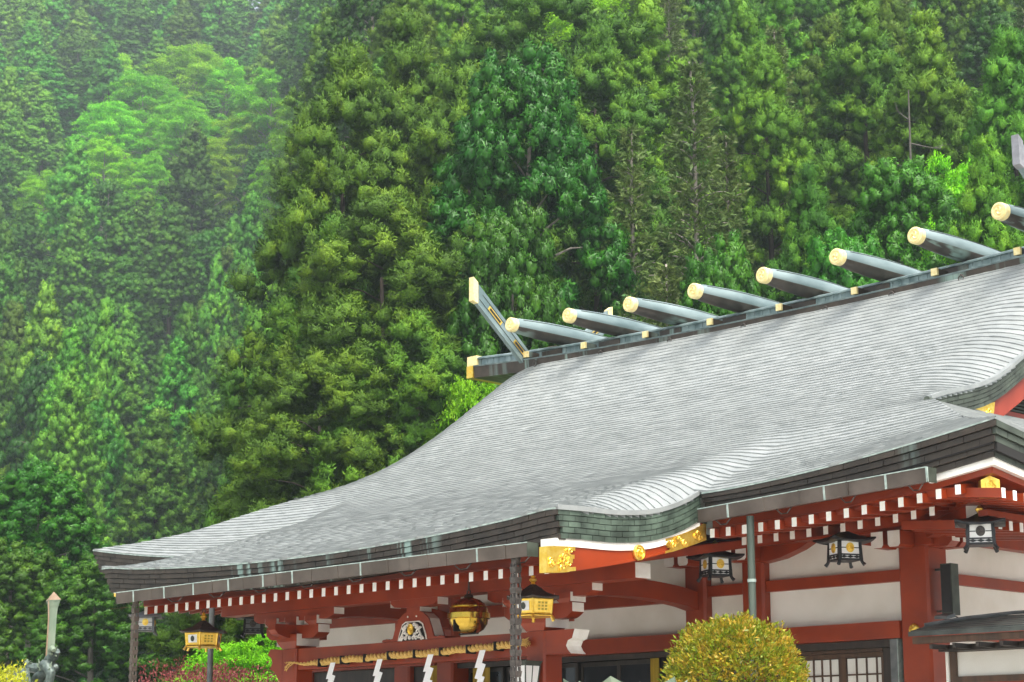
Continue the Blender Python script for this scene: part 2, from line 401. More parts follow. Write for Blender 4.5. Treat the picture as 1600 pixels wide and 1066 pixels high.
pvR = Path(lambda t: (XP, YP + t, zr(XP, YP + t)), YM - YP + .06); nR = lambda t: (1, 0); nL = lambda t: (-1, 0)
pvL = Path(lambda t: (-XP, YP + t, zr(-XP, YP + t)), YM - YP + .06)
pwR = Path(lambda t: (XP + .05 + t, YM, zr(XP + .05 + t, YM + 1e-5)), XM - XP - .05)
pwL = Path(lambda t: (-XM + t, YM, zr(-XM + t, YM + 1e-5)), XM - XP - .05)
psR = Path(lambda t: (XM, YM + t, float(zside(XM, YM + t))), 3.4)
psL = Path(lambda t: (-XM, YM + t, float(zside(-XM, YM + t))), 3.4)
nFin = nF
edge_pieces('eave_shingle', M['brown'], pf, nF, 5, .066, .26, .014, vary=.003, e0=.01, e1=.001, i0=.034, i1=.004)
edge_pieces('verge_shingle', M['verdigris'], pvR, nR, 5, .064, .19, .004, vary=.002, e0=.02, i0=.014)
edge_pieces('eave_shingle', M['brown'], pwR, nF, 5, .071, .34, .026, vary=.003, e1=.002, i1=.026, ths=lambda t: .70 + .30*min(1, t/2.8))
edge_pieces('eave_shingle', M['brown'], pwL, nF, 5, .068, .34, .012, vary=.003, e0=.01, i0=.034, ths=lambda t: .70 + .30*min(1, (XM - XP - .05 - t)/2.8))
edge_pieces('eave_shingle', M['darkgreen'], psR, nR, 5, .071, .5, .026, vary=.002, e0=.012, i0=.026)
pgR = Path(lambda t: (XG, 19.72 + t, zr(XG, 19.72 + t) + .01), 24.3 - 19.72)
pgL = Path(lambda t: (-XG, 19.72 + t, zr(-XG, 19.72 + t) + .01), 24.3 - 19.72)
edge_pieces('gable_shingle', M['darkgreen'], pgR, nR, 5, .056, .24, .006, vary=.002)
mb = MB()
for p, n_, k in ((pf, nF, 60), (pvR, nR, 20), (pvL, nL, 20), (pwR, nF, 24), (pwL, nF, 24), (psR, nR, 16), (psL, nL, 16), (pgR, nR, 24), (pgL, nL, 24)):
    strip(mb, p, n_, k, .055 if p is not pf else .075, .5, -.014, (-.31 if p not in (pgR, pgL) else -.25) if p not in (pwR, pwL) else -.235, .09 if p is not pf else .26, .09)
obj('shingle_backing', mb, M['gap'], ROOF)
# white lead-coloured lip along the lower edge of the top course
mb = MB()
for p, n_, k in ((pf, nF, 60), (pwR, nF, 24), (pwL, nF, 24)):
    strip(mb, p, n_, k, -.008, .05, .006, -.009)
obj('eave_lip', mb, M['patina'], ROOF)
for p, n_, k in ((pvR, nR, 24), (pvL, nL, 24), (pgR, nR, 30)):
    mb = MB(); strip(mb, p, n_, k, -.018, .07, .036, -.018); obj('verge_cap', mb, M['roof'], ROOF)
# painted boards under the shingles
for p, n_, k in ((pwR, nF, 24), (psR, nR, 14), (pwL, nF, 24), (psL, nL, 14)):
    c0, c1 = (0, .13) if p is pwR else (.13, 0) if p is pwL else (.12, 0)
    mb = MB(); tz = (3.05, .131) if p is pwR else (.129 if p is psR else 1.0, 0)
    if p is pwL: tz = (.5, 3.0)
    strip(mb, p, n_, k, .125, .3, -.345, -.435, *tz); obj('eave_board', mb, M['white'], HALL)
    mb = MB(); strip(mb, p, n_, k, .19, .40, -.437 if p not in (pwR, pwL) else -.30, -.50, *((1.3, .0) if p is pwL else (0, .197) if p is pwR else (.194 if p is psR else 1.2, 0))); obj('eave_board', mb, M['red'], HALL)
for p, n_ in ((pvR, nR), (pvL, nL)):
    mb = MB(); strip(mb, p, n_, 20, .035, .25, -.325, -.41, 0 if p is pvR else .5); obj('eave_board', mb, M['white'], HALL)
mb = MB(); mb.box(-3.7, 4.3, 15.17, 15.3, 2.235, 2.42); obj('eave_board', mb, M['red'], HALL)

# curved verge boards of the porch (right and left) with gilt ends and crest
zb_ = hermite([(14.7, 2.09), (15.1, 2.115), (15.79, 2.22), (16.42, 2.35), (17.3, 2.59), (17.6, 2.69)])
zt_ = hermite([(14.7, 2.36), (15.05, 2.39), (15.4, 2.41), (15.79, 2.45), (16.42, 2.53), (17.3, 2.77), (17.6, 2.9)])
def vboard(sg, y0, y1, xo, xi, ta=0.0, tb=1.0, n=16):
    mb = MB(); rows = []
    for i in range(n + 1):
        y = y0 + (y1 - y0) * i / n; a = float(lerp(zb_(y), zt_(y), ta)); b = float(lerp(zb_(y), zt_(y), tb))
        rows.append([(sg*xo, y, a), (sg*xo, y, b), (sg*xi, y, b), (sg*xi, y, a), (sg*xo, y, a)])
    gridsheet(mb, rows)
    for r in (rows[0], rows[-1]): mb.add(r[:4], [(0, 1, 2, 3)])
    return mb
for sg in (1, -1):
    ys0 = 0.0 if sg > 0 else .95
    vb = obj('verge_board', vboard(sg, 14.90 + ys0, 17.52, 4.46, 4.385), M['red'], HALL)
    obj('moulding', vboard(sg, 15.2 + ys0, 16.9, 4.472, 4.455, 0.02, .17), M['red'], vb)
    # gilt end plates with a cusped inner edge, relief scrolls on them
    for (ya, ybb, rev) in ((14.87 + ys0, 15.32 + ys0, False), (16.78, 17.5, True)):
        mb = vboard(sg, ya, ybb - .1 if not rev else ybb, 4.478, 4.37, -.02, 1.0, 6) if not rev else vboard(sg, ya + .1, ybb, 4.478, 4.45, -.02, 1.0, 6)
        for j in range(6):                 # cusps
            a = j / 6; ln = .1 * (.5 + .5 * math.cos(j * 2.4))
            if not rev: m2 = vboard(sg, ybb - .1, ybb - .1 + ln, 4.478, 4.46, a, a + 1/6, 1)
            else: m2 = vboard(sg, ya + .1 - ln, ya + .1, 4.478, 4.46, a, a + 1/6, 1)
            mb.add(m2.v, m2.f)
        for j in range(14):                # scrolls in relief
            yy = random.uniform(ya + .06, ybb - .08); tt = random.uniform(.15, .85); zz = float(lerp(zb_(yy), zt_(yy), tt))
            pth = [(sg * 4.485, yy + (.01 + .035 * q / 7) * math.cos(q * .9 + j), zz + (.01 + .03 * q / 7) * math.sin(q * .9 + j)) for q in range(8)]
            mb.tube(pth, .009, 5)
        obj('gilt_fitting', mb, M['gold'], vb)
    mb = MB(); c = (sg * 4.48, 16.33, 2.415)
    mb.prism([(c[1] + .088 * math.cos(t), c[2] + .088 * math.sin(t)) for t in np.linspace(0, 2*math.pi, 20, endpoint=False)], 'x', sg * 4.465, sg * 4.492)
    mb.torus((sg * 4.495, c[1], c[2]), .078, .011, 'x', 18)
    for k in range(3):                     # three-comma crest
        a0 = k * 2 * math.pi / 3
        mb.tube([(sg * 4.497, c[1] + rr * math.cos(a0 + q), c[2] + rr * math.sin(a0 + q)) for q, rr in ((0, .022), (.5, .04), (1.0, .052), (1.6, .058), (2.1, .06))], [.02, .018, .013, .008, .003], 6)
    obj('crest', mb, M['gold'], vb)

# gable end (both sides): barge board, louvred wall, gilt foot
def gz(y): return zr(XG, y)
for sg in (1, -1):
    gw = MB()
    yy = np.linspace(20.2, 2 * YR - 20.2, 25)
    top = [(float(y), gz(min(y, 2*YR - y)) - .25) for y in yy]
    gw.prism([(yy[0], 4.1)] + top + [(yy[-1], 4.1)], 'x', sg * 5.55, sg * 5.5)
    gwo = obj('gable_wall', gw, M['redold'], HALL)
    mb = MB(); rows = []
    for i in range(31):
        y = 20.55 + (24.6 - 20.55) * i / 30; z = gz(min(y, 24.3)) + (y - 24.3 if y > 24.3 else 0) * .7
        rows.append([(sg*6.07, y, z - .27), (sg*6.07, y, z - .27 - .26 - .05*math.sin(i*.1)), (sg*5.95, y, z - .55), (sg*5.95, y, z - .27), (sg*6.07, y, z - .27)])
    gridsheet(mb, rows); [mb.add(r[:4], [(0, 1, 2, 3)]) for r in (rows[0], rows[-1])]
    bb = obj('barge_board', mb, M['redold'], HALL)
    mb = MB()
    P = [(20.42, gz(20.42) - .27), (21.22, gz(21.22) - .30), (21.15, gz(21.15) - .52), (20.95, gz(20.95) - .47), (20.62, gz(20.62) - .44)]
    mb.prism(P, 'x', sg * 6.09, sg * 6.06)
    for j in range(16):
        t = random.uniform(.1, .9); y = lerp(20.5, 21.15, t); z = gz(y) - .36 - random.uniform(-.04, .07) - .04*t
        mb.tube([(sg * 6.1, y + (.008 + .03*q/7) * math.cos(q*.9 + j), z + (.008 + .03*q/7) * math.sin(q*.9 + j)) for q in range(8)], .01, 5)
    obj('gilt_fitting', mb, M['gold'], bb)
    lf = MB()                              # louvre frame and slats
    for z in (4.50, 4.98): lf.box(*sorted((sg*5.60, sg*5.68)), 21.6, 24.4, z, z + .11)
    for y in (21.72, 22.75): lf.box(*sorted((sg*5.60, sg*5.675)), y, y + .12, 4.615, 4.975)
    obj('gable_beam', lf, M['redold'], gwo)
    dk = MB(); dk.box(*sorted((sg*5.56, sg*5.585)), 21.85, 22.75, 4.62, 4.97); obj('louvre_back', dk, M['gap'], gwo)
    for k in range(7):
        mb = MB(); z = 4.635 + k * .048
        mb.hexa([(sg*5.62, 21.85, z), (sg*5.62, 22.75, z), (sg*5.60, 22.75, z + .03), (sg*5.60, 21.85, z + .03), (sg*5.632, 21.85, z + .008), (sg*5.632, 22.75, z + .008), (sg*5.612, 22.75, z + .038), (sg*5.612, 21.85, z + .038)])
        obj('louvre_slat', mb, M['darkgreen'], gwo)
    # flashing where the gable foot meets the hip roof
    mb = MB(); P = [(sg*6.16, 19.62, zr(XG, 19.72) - .02), (sg*6.16, 20.4, zr(XG, 20.4) - .3), (sg*6.02, 21.3, zr(XG, 21.3) - .62), (sg*5.7, 24.7, 4.45)]
    mb.tube(P, .045, 8); obj('foot_flashing', mb, M['darkgreen'], ROOF, smooth=True)
# ---------------------------------------------------------------- ridge, logs, forked finials
def rc(x): return .12 * (abs(x) / 5.5) ** 2.3
mb = MB()
def ridgebar(mb, x0, x1, prof, n=40):
    rows = []
    for i in range(n + 1):
        x = x0 + (x1 - x0) * i / n; rows.append([(x, y, z + rc(x)) for y, z in prof + prof[:1]])
    gridsheet(mb, rows)
    for r in (rows[0], rows[-1]): mb.add(r[:-1], [tuple(range(len(r) - 1))])
def mirror(pr): return pr + [(2*YR - y, z) for y, z in reversed(pr)]
ridgebar(mb, -6.9, 6.9, mirror([(24.26, 6.95), (24.24, 7.155), (24.27, 7.16)]))
RIDGE = obj('ridge', mb, M['brown'], HALL)
mb = MB(); ridgebar(mb, -6.95, 6.95, mirror([(24.235, 7.158), (24.225, 7.178), (24.52, 7.235)])); obj('ridge_flashing', mb, M['ridge'], RIDGE)
mb = MB(); ridgebar(mb, -7.1, 7.1, mirror([(24.535, 7.2), (24.535, 7.355), (24.50, 7.358), (24.50, 7.385), (24.56, 7.41)])); obj('ridge_box', mb, M['ridge'], RIDGE)
# upright cover strips of the ridge box
st = None
for i in range(88):
    x = -7.0 + i * .16
    mb = MB(); z = rc(x); mb.box(x, x + .022, 24.522, 24.536, 7.24 + z, 7.355 + z)
    obj('cover_strip', mb, M['ridge'], RIDGE)
for sg in (-1, 1):
    mb = MB(); z = rc(7.0); a, b = sorted((sg*6.88, sg*7.05)); mb.box(a, b, 24.225, 2*YR - 24.225, 6.945 + z, 7.17 + z)
    mb.torus((sg*6.97, 24.22, 7.06 + z), .02, .008, 'y'); obj('gilt_cap', mb, M['gold'], RIDGE)
    mb = MB(); z = rc(7.2); a, b = sorted((sg*7.06, sg*7.32)); mb.box(a, b, 24.485, 2*YR - 24.485, 7.235 + z, 7.415 + z); obj('gilt_cap', mb, M['goldleaf'], RIDGE)
for x in (-5.22, -3.6, -2.0, -.4, 1.25, 2.5, 3.74, 5.2):
    mb = MB(); z = rc(x); mb.torus((x, 24.21, 7.055 + z), .045, .010, 'y'); mb.box(x - .012, x + .012, 24.20, 24.26, 7.09 + z, 7.12 + z); obj('iron_ring', mb, M['iron'], RIDGE, smooth=True)
LOGX = [(k - 3.5) * 1.419 for k in range(8)]
for i, x in enumerate(LOGX):
    zc_ = 7.56 + .148 * ((i - 3.5) / 3.5) ** 2
    ysn = np.linspace(23.40, 2*YR - 23.40, 15)
    rad = [.122 + .056 * math.sin(math.pi * k / 14) ** .8 for k in range(15)]
    mb = MB(); mb.tube([(x, y, zc_ + .0) for y in ysn], rad, 20)
    for k in range(14):                    # faces along the underside get the darker brown copper, the rest grey-green
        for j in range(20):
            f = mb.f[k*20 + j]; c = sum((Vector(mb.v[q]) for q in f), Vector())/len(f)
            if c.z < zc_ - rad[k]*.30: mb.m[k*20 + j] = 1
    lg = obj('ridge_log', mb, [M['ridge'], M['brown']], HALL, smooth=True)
    mb = MB(); pth = [(x, y, zc_) for y in ysn[1:-1]]
    for sd_ in (-1, 1):
        mb.tube([(x + sd_ * (rad[k + 1] + .0) * .72, ysn[k + 1], zc_ + rad[k + 1] * .72) for k in range(13)], .006, 4)
    obj('seam', mb, M['darkgreen'], lg)
    for e, ye in ((-1, 23.40), (1, 2*YR - 23.40)):
        mb = MB(); mb.tube([(x, ye - e * .06, zc_), (x, ye + e * .045, zc_), (x, ye + e * .055, zc_)], [.127, .127, .115], 20)
        mb.torus((x, ye + e * .056, zc_), .095, .010, 'y', 18)
        for k in range(3):
            a0 = k * 2 * math.pi / 3
            mb.tube([(x + rr * math.cos(a0 + q), ye + e * .058, zc_ + rr * math.sin(a0 + q)) for q, rr in ((0, .026), (.6, .045), (1.2, .058), (1.9, .065))], [.02, .017, .011, .004], 6)
        obj('gilt_end', mb, M['goldleaf'], lg, smooth=True)
    mb = MB(); z = rc(x); mb.box(x - .38, x + .12, 24.52, 24.54, 7.243 + z, 7.35 + z)
    obj('dark_cover', mb, M['brown'], RIDGE)
for x in (-5.49, -4.04, -2.58, -1.14, .31, 1.79, 3.26, 4.68, 6.15):
    z = rc(x)
    mb = MB(); mb.box(x - .05, x + .05, 24.27, 24.53, 7.21 + z, 7.31 + z); bo = obj('beam_stub', mb, M['brown'], RIDGE)
    mb = MB(); mb.box(x - .055, x + .055, 24.235, 24.275, 7.205 + z, 7.316 + z); obj('gilt_cap', mb, M['goldleaf'], bo)
# forked finials (two crossing blades at each end of the ridge)
def blade(sg, fl):
    x0 = (5.5 if sg > 0 else -5.6) - .045 + (.0 if fl > 0 else .12 * -sg); x1 = x0 + .09
    def Y(y): return y if fl > 0 else 2*YR - y
    a = np.array([23.10, 8.36]); b = np.array([24.75, 7.0]); d = (b - a) / np.linalg.norm(b - a); n = np.array([-d[1], d[0]])
    if n[1] < 0: n = -n
    hw = .135
    t0 = a[0] - 23.03
    pl = [(23.03, 8.22), (23.03, 8.60), tuple(b + n*hw), tuple(b - n*hw)]
    top = np.array([23.03, 8.60])
    mb = MB(); mb.prism([(Y(p[0]), p[1]) for p in pl], 'x', x0, x1)
    fo = obj('forked_finial', mb, M['ridge'], HALL)
    mb = MB(); mb.prism([(Y(p[0]), p[1]) for p in [(23.005, 8.19), (23.005, 8.62), (23.12, 8.54), (23.12, 8.15)]], 'x', x0 - .012, x1 + .012); obj('gilt_tip', mb, M['goldleaf'] if sg < 0 else M['tip'], fo)
    for t in (.30, .68):
        c = lerp(np.array([23.05, 8.40]), np.array([24.7, 7.05]), t)
        for xa, xb in ((x0 - .006, x0 - .001), (x1 + .001, x1 + .006)):
            mb = MB(); L_, w = .2, .04
            q = [c + d*L_ + n*w, c - d*L_ + n*w, c - d*L_ - n*w, c + d*L_ - n*w]; mb.prism([(Y(p[0]), p[1]) for p in q], 'x', xa, xb); obj('gilt_frame', mb, M['gold'], fo)
            mb = MB(); L_, w = .165, .022; o_ = -.002 if xa < x0 else .002
            q = [c + d*L_ + n*w, c - d*L_ + n*w, c - d*L_ - n*w, c + d*L_ - n*w]; mb.prism([(Y(p[0]), p[1]) for p in q], 'x', xa + o_, xb + o_); obj('dark_slot', mb, M['gap'], fo)
    mb = MB()
    for w in (-.06, .06):
        q0, q1 = np.array([23.2, 8.28]) , np.array([24.5, 7.21])
        mb.tube([(x1 + .004, Y((q0 + n*w)[0]), (q0 + n*w)[1]), (x1 + .004, Y((q1 + n*w)[0]), (q1 + n*w)[1])], .006, 4)
    obj('seam', mb, M['darkgreen'], fo)
for sg in (-1, 1):
    for fl in (1, -1): blade(sg, fl)

# ---------------------------------------------------------------- gutters and downpipes
def gutter(x0, x1, y0, z0a, z0b, h, n, label=None):
    def zz(x): 
        t = (x - x0) / (x1 - x0); return lerp(z0a, z0b, t)
    mb = MB(); d = .15
    mb.hexa([(x0, y0 + .008, zz(x0) + .004), (x1, y0 + .008, zz(x1) + .004), (x1, y0 + d, zz(x1) + .02), (x0, y0 + d, zz(x0) + .02),
             (x0, y0 + .008, zz(x0) + h - .012), (x1, y0 + .008, zz(x1) + h - .012), (x1, y0 + d, zz(x1) + h - .012), (x0, y0 + d, zz(x0) + h - .012)])
    g = obj('gutter', mb, M['gutter'], HALL)
    xs_ = [x0]
    while xs_[-1] < x1 - .55: xs_.append(xs_[-1] + random.uniform(.26, .52))
    xs_.append(x1)
    for a, b in zip(xs_[:-1], xs_[1:]):
        a2, b2 = a + .004, b - .004; p = random.uniform(-.003, .003)
        mb = MB(); mb.hexa([(a2, y0 + p, zz(a2)), (b2, y0 + p, zz(b2)), (b2, y0 + .02, zz(b2)), (a2, y0 + .02, zz(a2)), (a2, y0 + p - .012, zz(a2) + h), (b2, y0 + p - .012, zz(b2) + h), (b2, y0 + .02, zz(b2) + h), (a2, y0 + .02, zz(a2) + h)])
        obj('gutter_panel', mb, M['gutter'], g)
        r_ = random.random()
        if r_ < .55:
            mb = MB(); mb.hexa([(b - .012, y0 - .007, zz(b) + .0), (b + .012, y0 - .007, zz(b)), (b + .012, y0, zz(b)), (b - .012, y0, zz(b)), (b - .012, y0 - .018, zz(b) + h), (b + .012, y0 - .018, zz(b) + h), (b + .012, y0, zz(b) + h), (b - .012, y0, zz(b) + h)])
            obj('joint_strip', mb, M['patina'] if r_ < .3 else M['gutter'], g)
    mb = MB(); mb.tube([(x0, y0 - .010, zz(x0) + h), ((x0 + x1)/2, y0 - .010, zz((x0 + x1)/2) + h), (x1, y0 - .010, zz(x1) + h)], .006, 6); obj('rolled_edge', mb, M['patina'], g)
    for xe, nx in ((x0, -1), (x1, 1)):
        a, b = sorted((xe, xe + nx * .006)); mb = MB(); mb.box(a, b, y0 - .01, y0 + d + .01, zz(xe), zz(xe) + h + .004); obj('end_plate', mb, M['darkgreen'], g)
    k = int((x1 - x0) / 1.0)
    for i in range(k + 1):                 # iron brackets under the gutter
        x = x0 + .25 + i * (x1 - x0 - .5) / max(k, 1); z = zz(x)
        mb = MB(); mb.tube([(x, y0 + .02, z - .004), (x, y0 + .10, z - .045), (x, y0 + .2, z - .03), (x, y0 + .34, z + .1)], .008, 5); obj('gutter_bracket', mb, M['iron'], g)
    return g
gutter(-3.86, 4.22, 14.84, 2.26, 2.285, .15, 20)
gutter(4.64, 7.79, 17.17, 2.81, 2.955, .155, 7)
gutter(-7.79, -4.64, 17.17, 2.93, 2.79, .155, 7)
for sg in (1, -1):
    x = 5.345 * sg if sg > 0 else -5.03
    mb = MB(); zt = 2.83; mb.tube([(x, 17.25, zt), (x, 17.25, -H)], .043, 14); dp = obj('downpipe', mb, M['downpipe'] if sg > 0 else M['pipe'], HALL, smooth=True)
    for z in (2.12, .9):
        mb = MB(); mb.tube([(x, 17.25, z), (x, 17.25, z - .035)], .049, 14); obj('pipe_collar', mb, M['patina'] if sg > 0 else M['pipe'], dp, smooth=True)
# ---------------------------------------------------------------- rafters with white ends, soffits
def bar(mb, p0, p1, w, h):                 # bar along any direction, w horizontal, h vertical; p at centre of bottom face
    p0, p1 = Vector(p0), Vector(p1); d = p1 - p0; s = Vector((d.y, -d.x, 0)).normalized() * (w / 2); u = Vector((0, 0, h))
    return mb.hexa([p0 - s, p0 + s, p1 + s, p1 - s, p0 - s + u, p0 + s + u, p1 + s + u, p1 - s + u])
def rafter_at(p0, p1, w=.062, h=.10):
    mb = MB(); bar(mb, p0, p1, w, h); r = obj('rafter', mb, M['red'], HALL)
    d = (Vector(p1) - Vector(p0)).normalized(); q = Vector(p0) - d * .004
    mb = MB(); bar(mb, q, Vector(p0) + d * .001, w + .004, h + .003); obj('white_end', mb, M['white'], r)
    return r
src = rafter_at((-3.52, 15.1, 2.11), (-3.52, 19.55, 2.11 + .16 * 4.45))
for i in range(1, 33): copy(src, HALL, (i * .2429, 0, 0))
def zu(x): return 2.66 + .17 * max(0, (abs(x) - 4.6) / 3.4) ** 2
def zl(x): return 2.62 + .10 * max(0, (abs(x) - 4.6) / 2.6) ** 2
for sg in (1, -1):
    for i in range(15):
        x = 4.63 + i * .2395
        if x < 8.1: rafter_at((sg*x, 17.43, zu(x)), (sg*x, min(18.7, 19.6 - 1.5*max(0, x - 7)), zu(x) + .12))
        if x < 7.45: rafter_at((sg*x, 18.0, zl(x)), (sg*x, 19.5 if x < 6.2 else 19.5 - (x - 6.2) * 1.15, zl(x) + .22))
    for i in range(0 if sg > 0 else 4, 12):
        y = 17.56 + i * .21; t = max(0, 1 - i / 12)
        rafter_at((sg*8.44, y, 2.66 + .10 * t), (sg*7.5, y, 2.78 + .08 * t))
        if i > 3: rafter_at((sg*7.85, y, 2.56), (sg*6.6, y, 2.66))
mb = MB()                                   # boards above the rafters
mb.add([(-4.4, 15.02, 2.222), (4.4, 15.02, 2.222), (4.4, 19.6, 2.94), (-4.4, 19.6, 2.94)], [(0, 1, 2, 3)])
for sg in (1, -1):
    mb.add([(sg*4.42, 17.45, 2.775), (sg*6.2, 17.45, 2.815), (sg*7.2, 17.45, 2.87), (sg*8.1, 17.62, 3.0), (sg*7.4, 18.5, 3.0), (sg*6.0, 19.7, 3.06), (sg*4.42, 19.7, 3.06)], [(0, 1, 2, 3, 4, 5, 6)])
    mb.add([(sg*8.3, 17.75, 3.0), (sg*8.42, 18.6, 2.86), (sg*8.42, 22, 2.80), (sg*6.0, 22, 3.06), (sg*6.0, 19.7, 3.06), (sg*7.4, 18.5, 3.0)], [(0, 1, 2, 3, 4, 5)])
obj('soffit', mb, M['red'], HALL)
for sg in (1, -1):                          # board carrying the upper rafters, above the lower row
    mb = MB(); n = 14; rows = []
    for i in range(n + 1):
        x = 4.5 + (7.55 - 4.5) * i / n; z = zl(x) + .105
        rows.append([(sg*x, 17.96, z), (sg*x, 17.96, z + .07), (sg*x, 18.1, z + .07), (sg*x, 18.1, z), (sg*x, 17.96, z)])
    gridsheet(mb, rows); obj('rafter_board', mb, M['red'], HALL)
    mb = MB(); mb.box(*sorted((sg*7.78, sg*7.9)), 18.1, 22, 2.675, 2.74); obj('rafter_board', mb, M['red'], HALL)
    # hip rafters: upper with gilt cap, lower with white end
    mb = MB(); bar(mb, (sg*8.24, 17.63, 2.805), (sg*6.2, 19.55, 2.86), .16, .18); hr = obj('hip_rafter', mb, M['red'], HALL)
    mb = MB(); d = Vector((sg*.72, -.69, 0)); s = Vector((.69, sg*.72, 0)); c = Vector((sg*8.25, 17.62, 2.805))
    pent = [(-.098, -.012), (.098, -.012), (.098, .165), (0, .21), (-.098, .165)]
    vs = [tuple(c + s*a + d*.012 + Vector((0, 0, b))) for a, b in pent] + [tuple(c + s*a - d*.10 + Vector((0, 0, b))) for a, b in pent]
    mb.add(vs, [(0, 1, 2, 3, 4), (9, 8, 7, 6, 5)] + [(i, i + 5, (i+1) % 5 + 5, (i+1) % 5) for i in range(5)])
    for j in range(5):
        a0 = j * 1.25; mb.tube([tuple(c + d*.014 + s*(rr*math.cos(a0 + q)) + Vector((0, 0, .10 + rr*math.sin(a0 + q)))) for q, rr in ((0, .02), (.6, .04), (1.2, .055), (1.8, .05))], .009, 5)
    obj('gilt_cap', mb, M['gold'], hr)
    mb = MB(); bar(mb, (sg*7.60, 18.28, 2.685), (sg*6.2, 19.55, 2.70), .15, .145); hr = obj('hip_rafter', mb, M['red'], HALL)
    mb = MB(); bar(mb, (sg*7.606, 18.274, 2.683), (sg*7.601, 18.279, 2.683), .155, .15); obj('white_end', mb, M['white'], hr)

# ---------------------------------------------------------------- porch timbers
PC = (2.42, -2.42); PY = 16.71
def whites(parent, items):                  # thin painted end faces: (x0,x1,y0,y1,z0,z1)
    for b in items:
        mb = MB(); mb.box(*b); obj('white_end', mb, M['white'], parent)
cw = .16
for cx in PC:
    mb = MB(); c_ = .025
    P = [(cx-cw+c_, PY), (cx+cw-c_, PY), (cx+cw, PY+c_), (cx+cw, PY+.32-c_), (cx+cw-c_, PY+.32), (cx-cw+c_, PY+.32), (cx-cw, PY+.32-c_), (cx-cw, PY+c_)]
    mb.prism(P, 'z', -H, 1.66); obj('column', mb, M['red'], HALL)
    # bearing block with white side, two tiers of bracket arms
    mb = MB(); mb.hexa([(cx-.15, PY-.0, 1.665), (cx+.15, PY, 1.665), (cx+.15, PY+.32, 1.665), (cx-.15, PY+.32, 1.665), (cx-.22, PY-.04, 1.76), (cx+.22, PY-.04, 1.76), (cx+.22, PY+.36, 1.76), (cx-.22, PY+.36, 1.76)])
    mb.box(cx-.22, cx+.22, PY-.04, PY+.36, 1.76, 1.86); br = obj('bracket_block', mb, M['red'], HALL)
    whites(br, [(cx+.221, cx+.226, PY-.035, PY+.355, 1.70, 1.86), (cx-.226, cx-.221, PY-.035, PY+.355, 1.70, 1.86)])
    def arm(hl, z0, z1, y0, y1, rise):
        P = [(cx - hl, z1)]
        for t in np.linspace(0, 1, 7): P.append((cx - hl + (.0 + .16 * t), z0 + rise * (1 - math.sin(t * math.pi / 2))))
        P += [(2*cx - a, b) for a, b in reversed(P)]
        mb = MB(); mb.prism(P, 'y', y0, y1); a_ = obj('bracket_arm', mb, M['red'], br)
        whites(a_, [(cx + hl, cx + hl + .004, y0 + .003, y1 - .003, z0 + rise + .002, z1 - .002), (cx - hl - .004, cx - hl, y0 + .003, y1 - .003, z0 + rise + .002, z1 - .002)])
    arm(.58, 1.80, 1.98, PY + .05, PY + .25, .07)
    arm(.90, 2.05, 2.19, PY + .06, PY + .24, .05)
    for dx in (-.45, 0, .45):
        mb = MB(); x = cx + dx; mb.hexa([(x-.08, PY+.05, 1.98), (x+.08, PY+.05, 1.98), (x+.08, PY+.25, 1.98), (x-.08, PY+.25, 1.98), (x-.13, PY+.02, 2.03), (x+.13, PY+.02, 2.03), (x+.13, PY+.28, 2.03), (x-.13, PY+.28, 2.03)])
        mb.box(x-.13, x+.13, PY+.02, PY+.28, 2.03, 2.10); bl = obj('bracket_cup', mb, M['red'], HALL)
        whites(bl, [(x+.131, x+.135, PY+.022, PY+.278, 1.99, 2.10), (x-.135, x-.131, PY+.022, PY+.278, 1.99, 2.10)])
    # arm going forward, with nose
    mb = MB(); mb.prism([(PY-.30, 1.99), (PY-.30, 1.91), (PY-.24, 1.85), (PY-.1, 1.81), (PY+.6, 1.81), (PY+.6, 1.99)], 'x', cx-.08, cx+.08); obj('bracket_arm', mb, M['red'], br)
mb = MB(); mb.box(-2.255, 2.255, PY + .04, PY + .26, 1.375, 1.66); beam = obj('porch_beam', mb, M['red'], HALL)
mb = MB(); mb.box(-2.255, 2.255, PY + .035, PY + .04, 1.39, 1.40); obj('moulding', mb, M['redold'], beam)
for sg in (1, -1):
    o_ = [(sg*2.585, 1.66), (sg*3.06, 1.66), (sg*3.02, 1.555), (sg*2.95, 1.53), (sg*2.92, 1.47), (sg*2.95, 1.42), (sg*3.0, 1.375), (sg*2.585, 1.375)]
    if sg < 0: o_ = [(sg*2.585, 1.66), (sg*2.86, 1.68), (sg*2.92, 1.60), (sg*2.84, 1.56), (sg*2.81, 1.49), (sg*2.86, 1.40), (sg*2.76, 1.36), (sg*2.62, 1.20), (sg*2.585, 1.18)]
    mb = MB(); mb.prism(o_, 'y', PY + .02, PY + .28); bn = obj('beam_nose', mb, M['red'], HALL)
    mb = MB(); e = [(a + sg*.004, b) for a, b in (o_[1:7] if sg > 0 else o_[2:6])]
    rows = [[(a, PY + .022, b) for a, b in e], [(a, PY + .278, b) for a, b in e]]
    gridsheet(mb, rows); obj('white_end', mb, M['white'], bn)
mb = MB(); mb.box(-4.05, 4.05, PY + .02, PY + .28, 2.192, 2.375); pu = obj('purlin', mb, M['red'], HALL)
whites(pu, [(4.051, 4.055, PY + .023, PY + .277, 2.195, 2.372), (-4.055, -4.051, PY + .023, PY + .277, 2.195, 2.372)])
# tie beams back to the hall, slightly arched
for cx in PC:
    ys_ = np.linspace(PY + .33, 19.58, 13)
    lo_ = [(y, 2.07 + .10 * math.sin(math.pi * (y - ys_[0]) / (ys_[-1] - ys_[0])) ** .7) for y in ys_]; hi_ = [(y, z + .23) for y, z in lo_]
    mb = MB(); mb.prism(lo_ + hi_[::-1], 'x', cx - .11, cx + .11); obj('tie_beam', mb, M['red'], HALL)
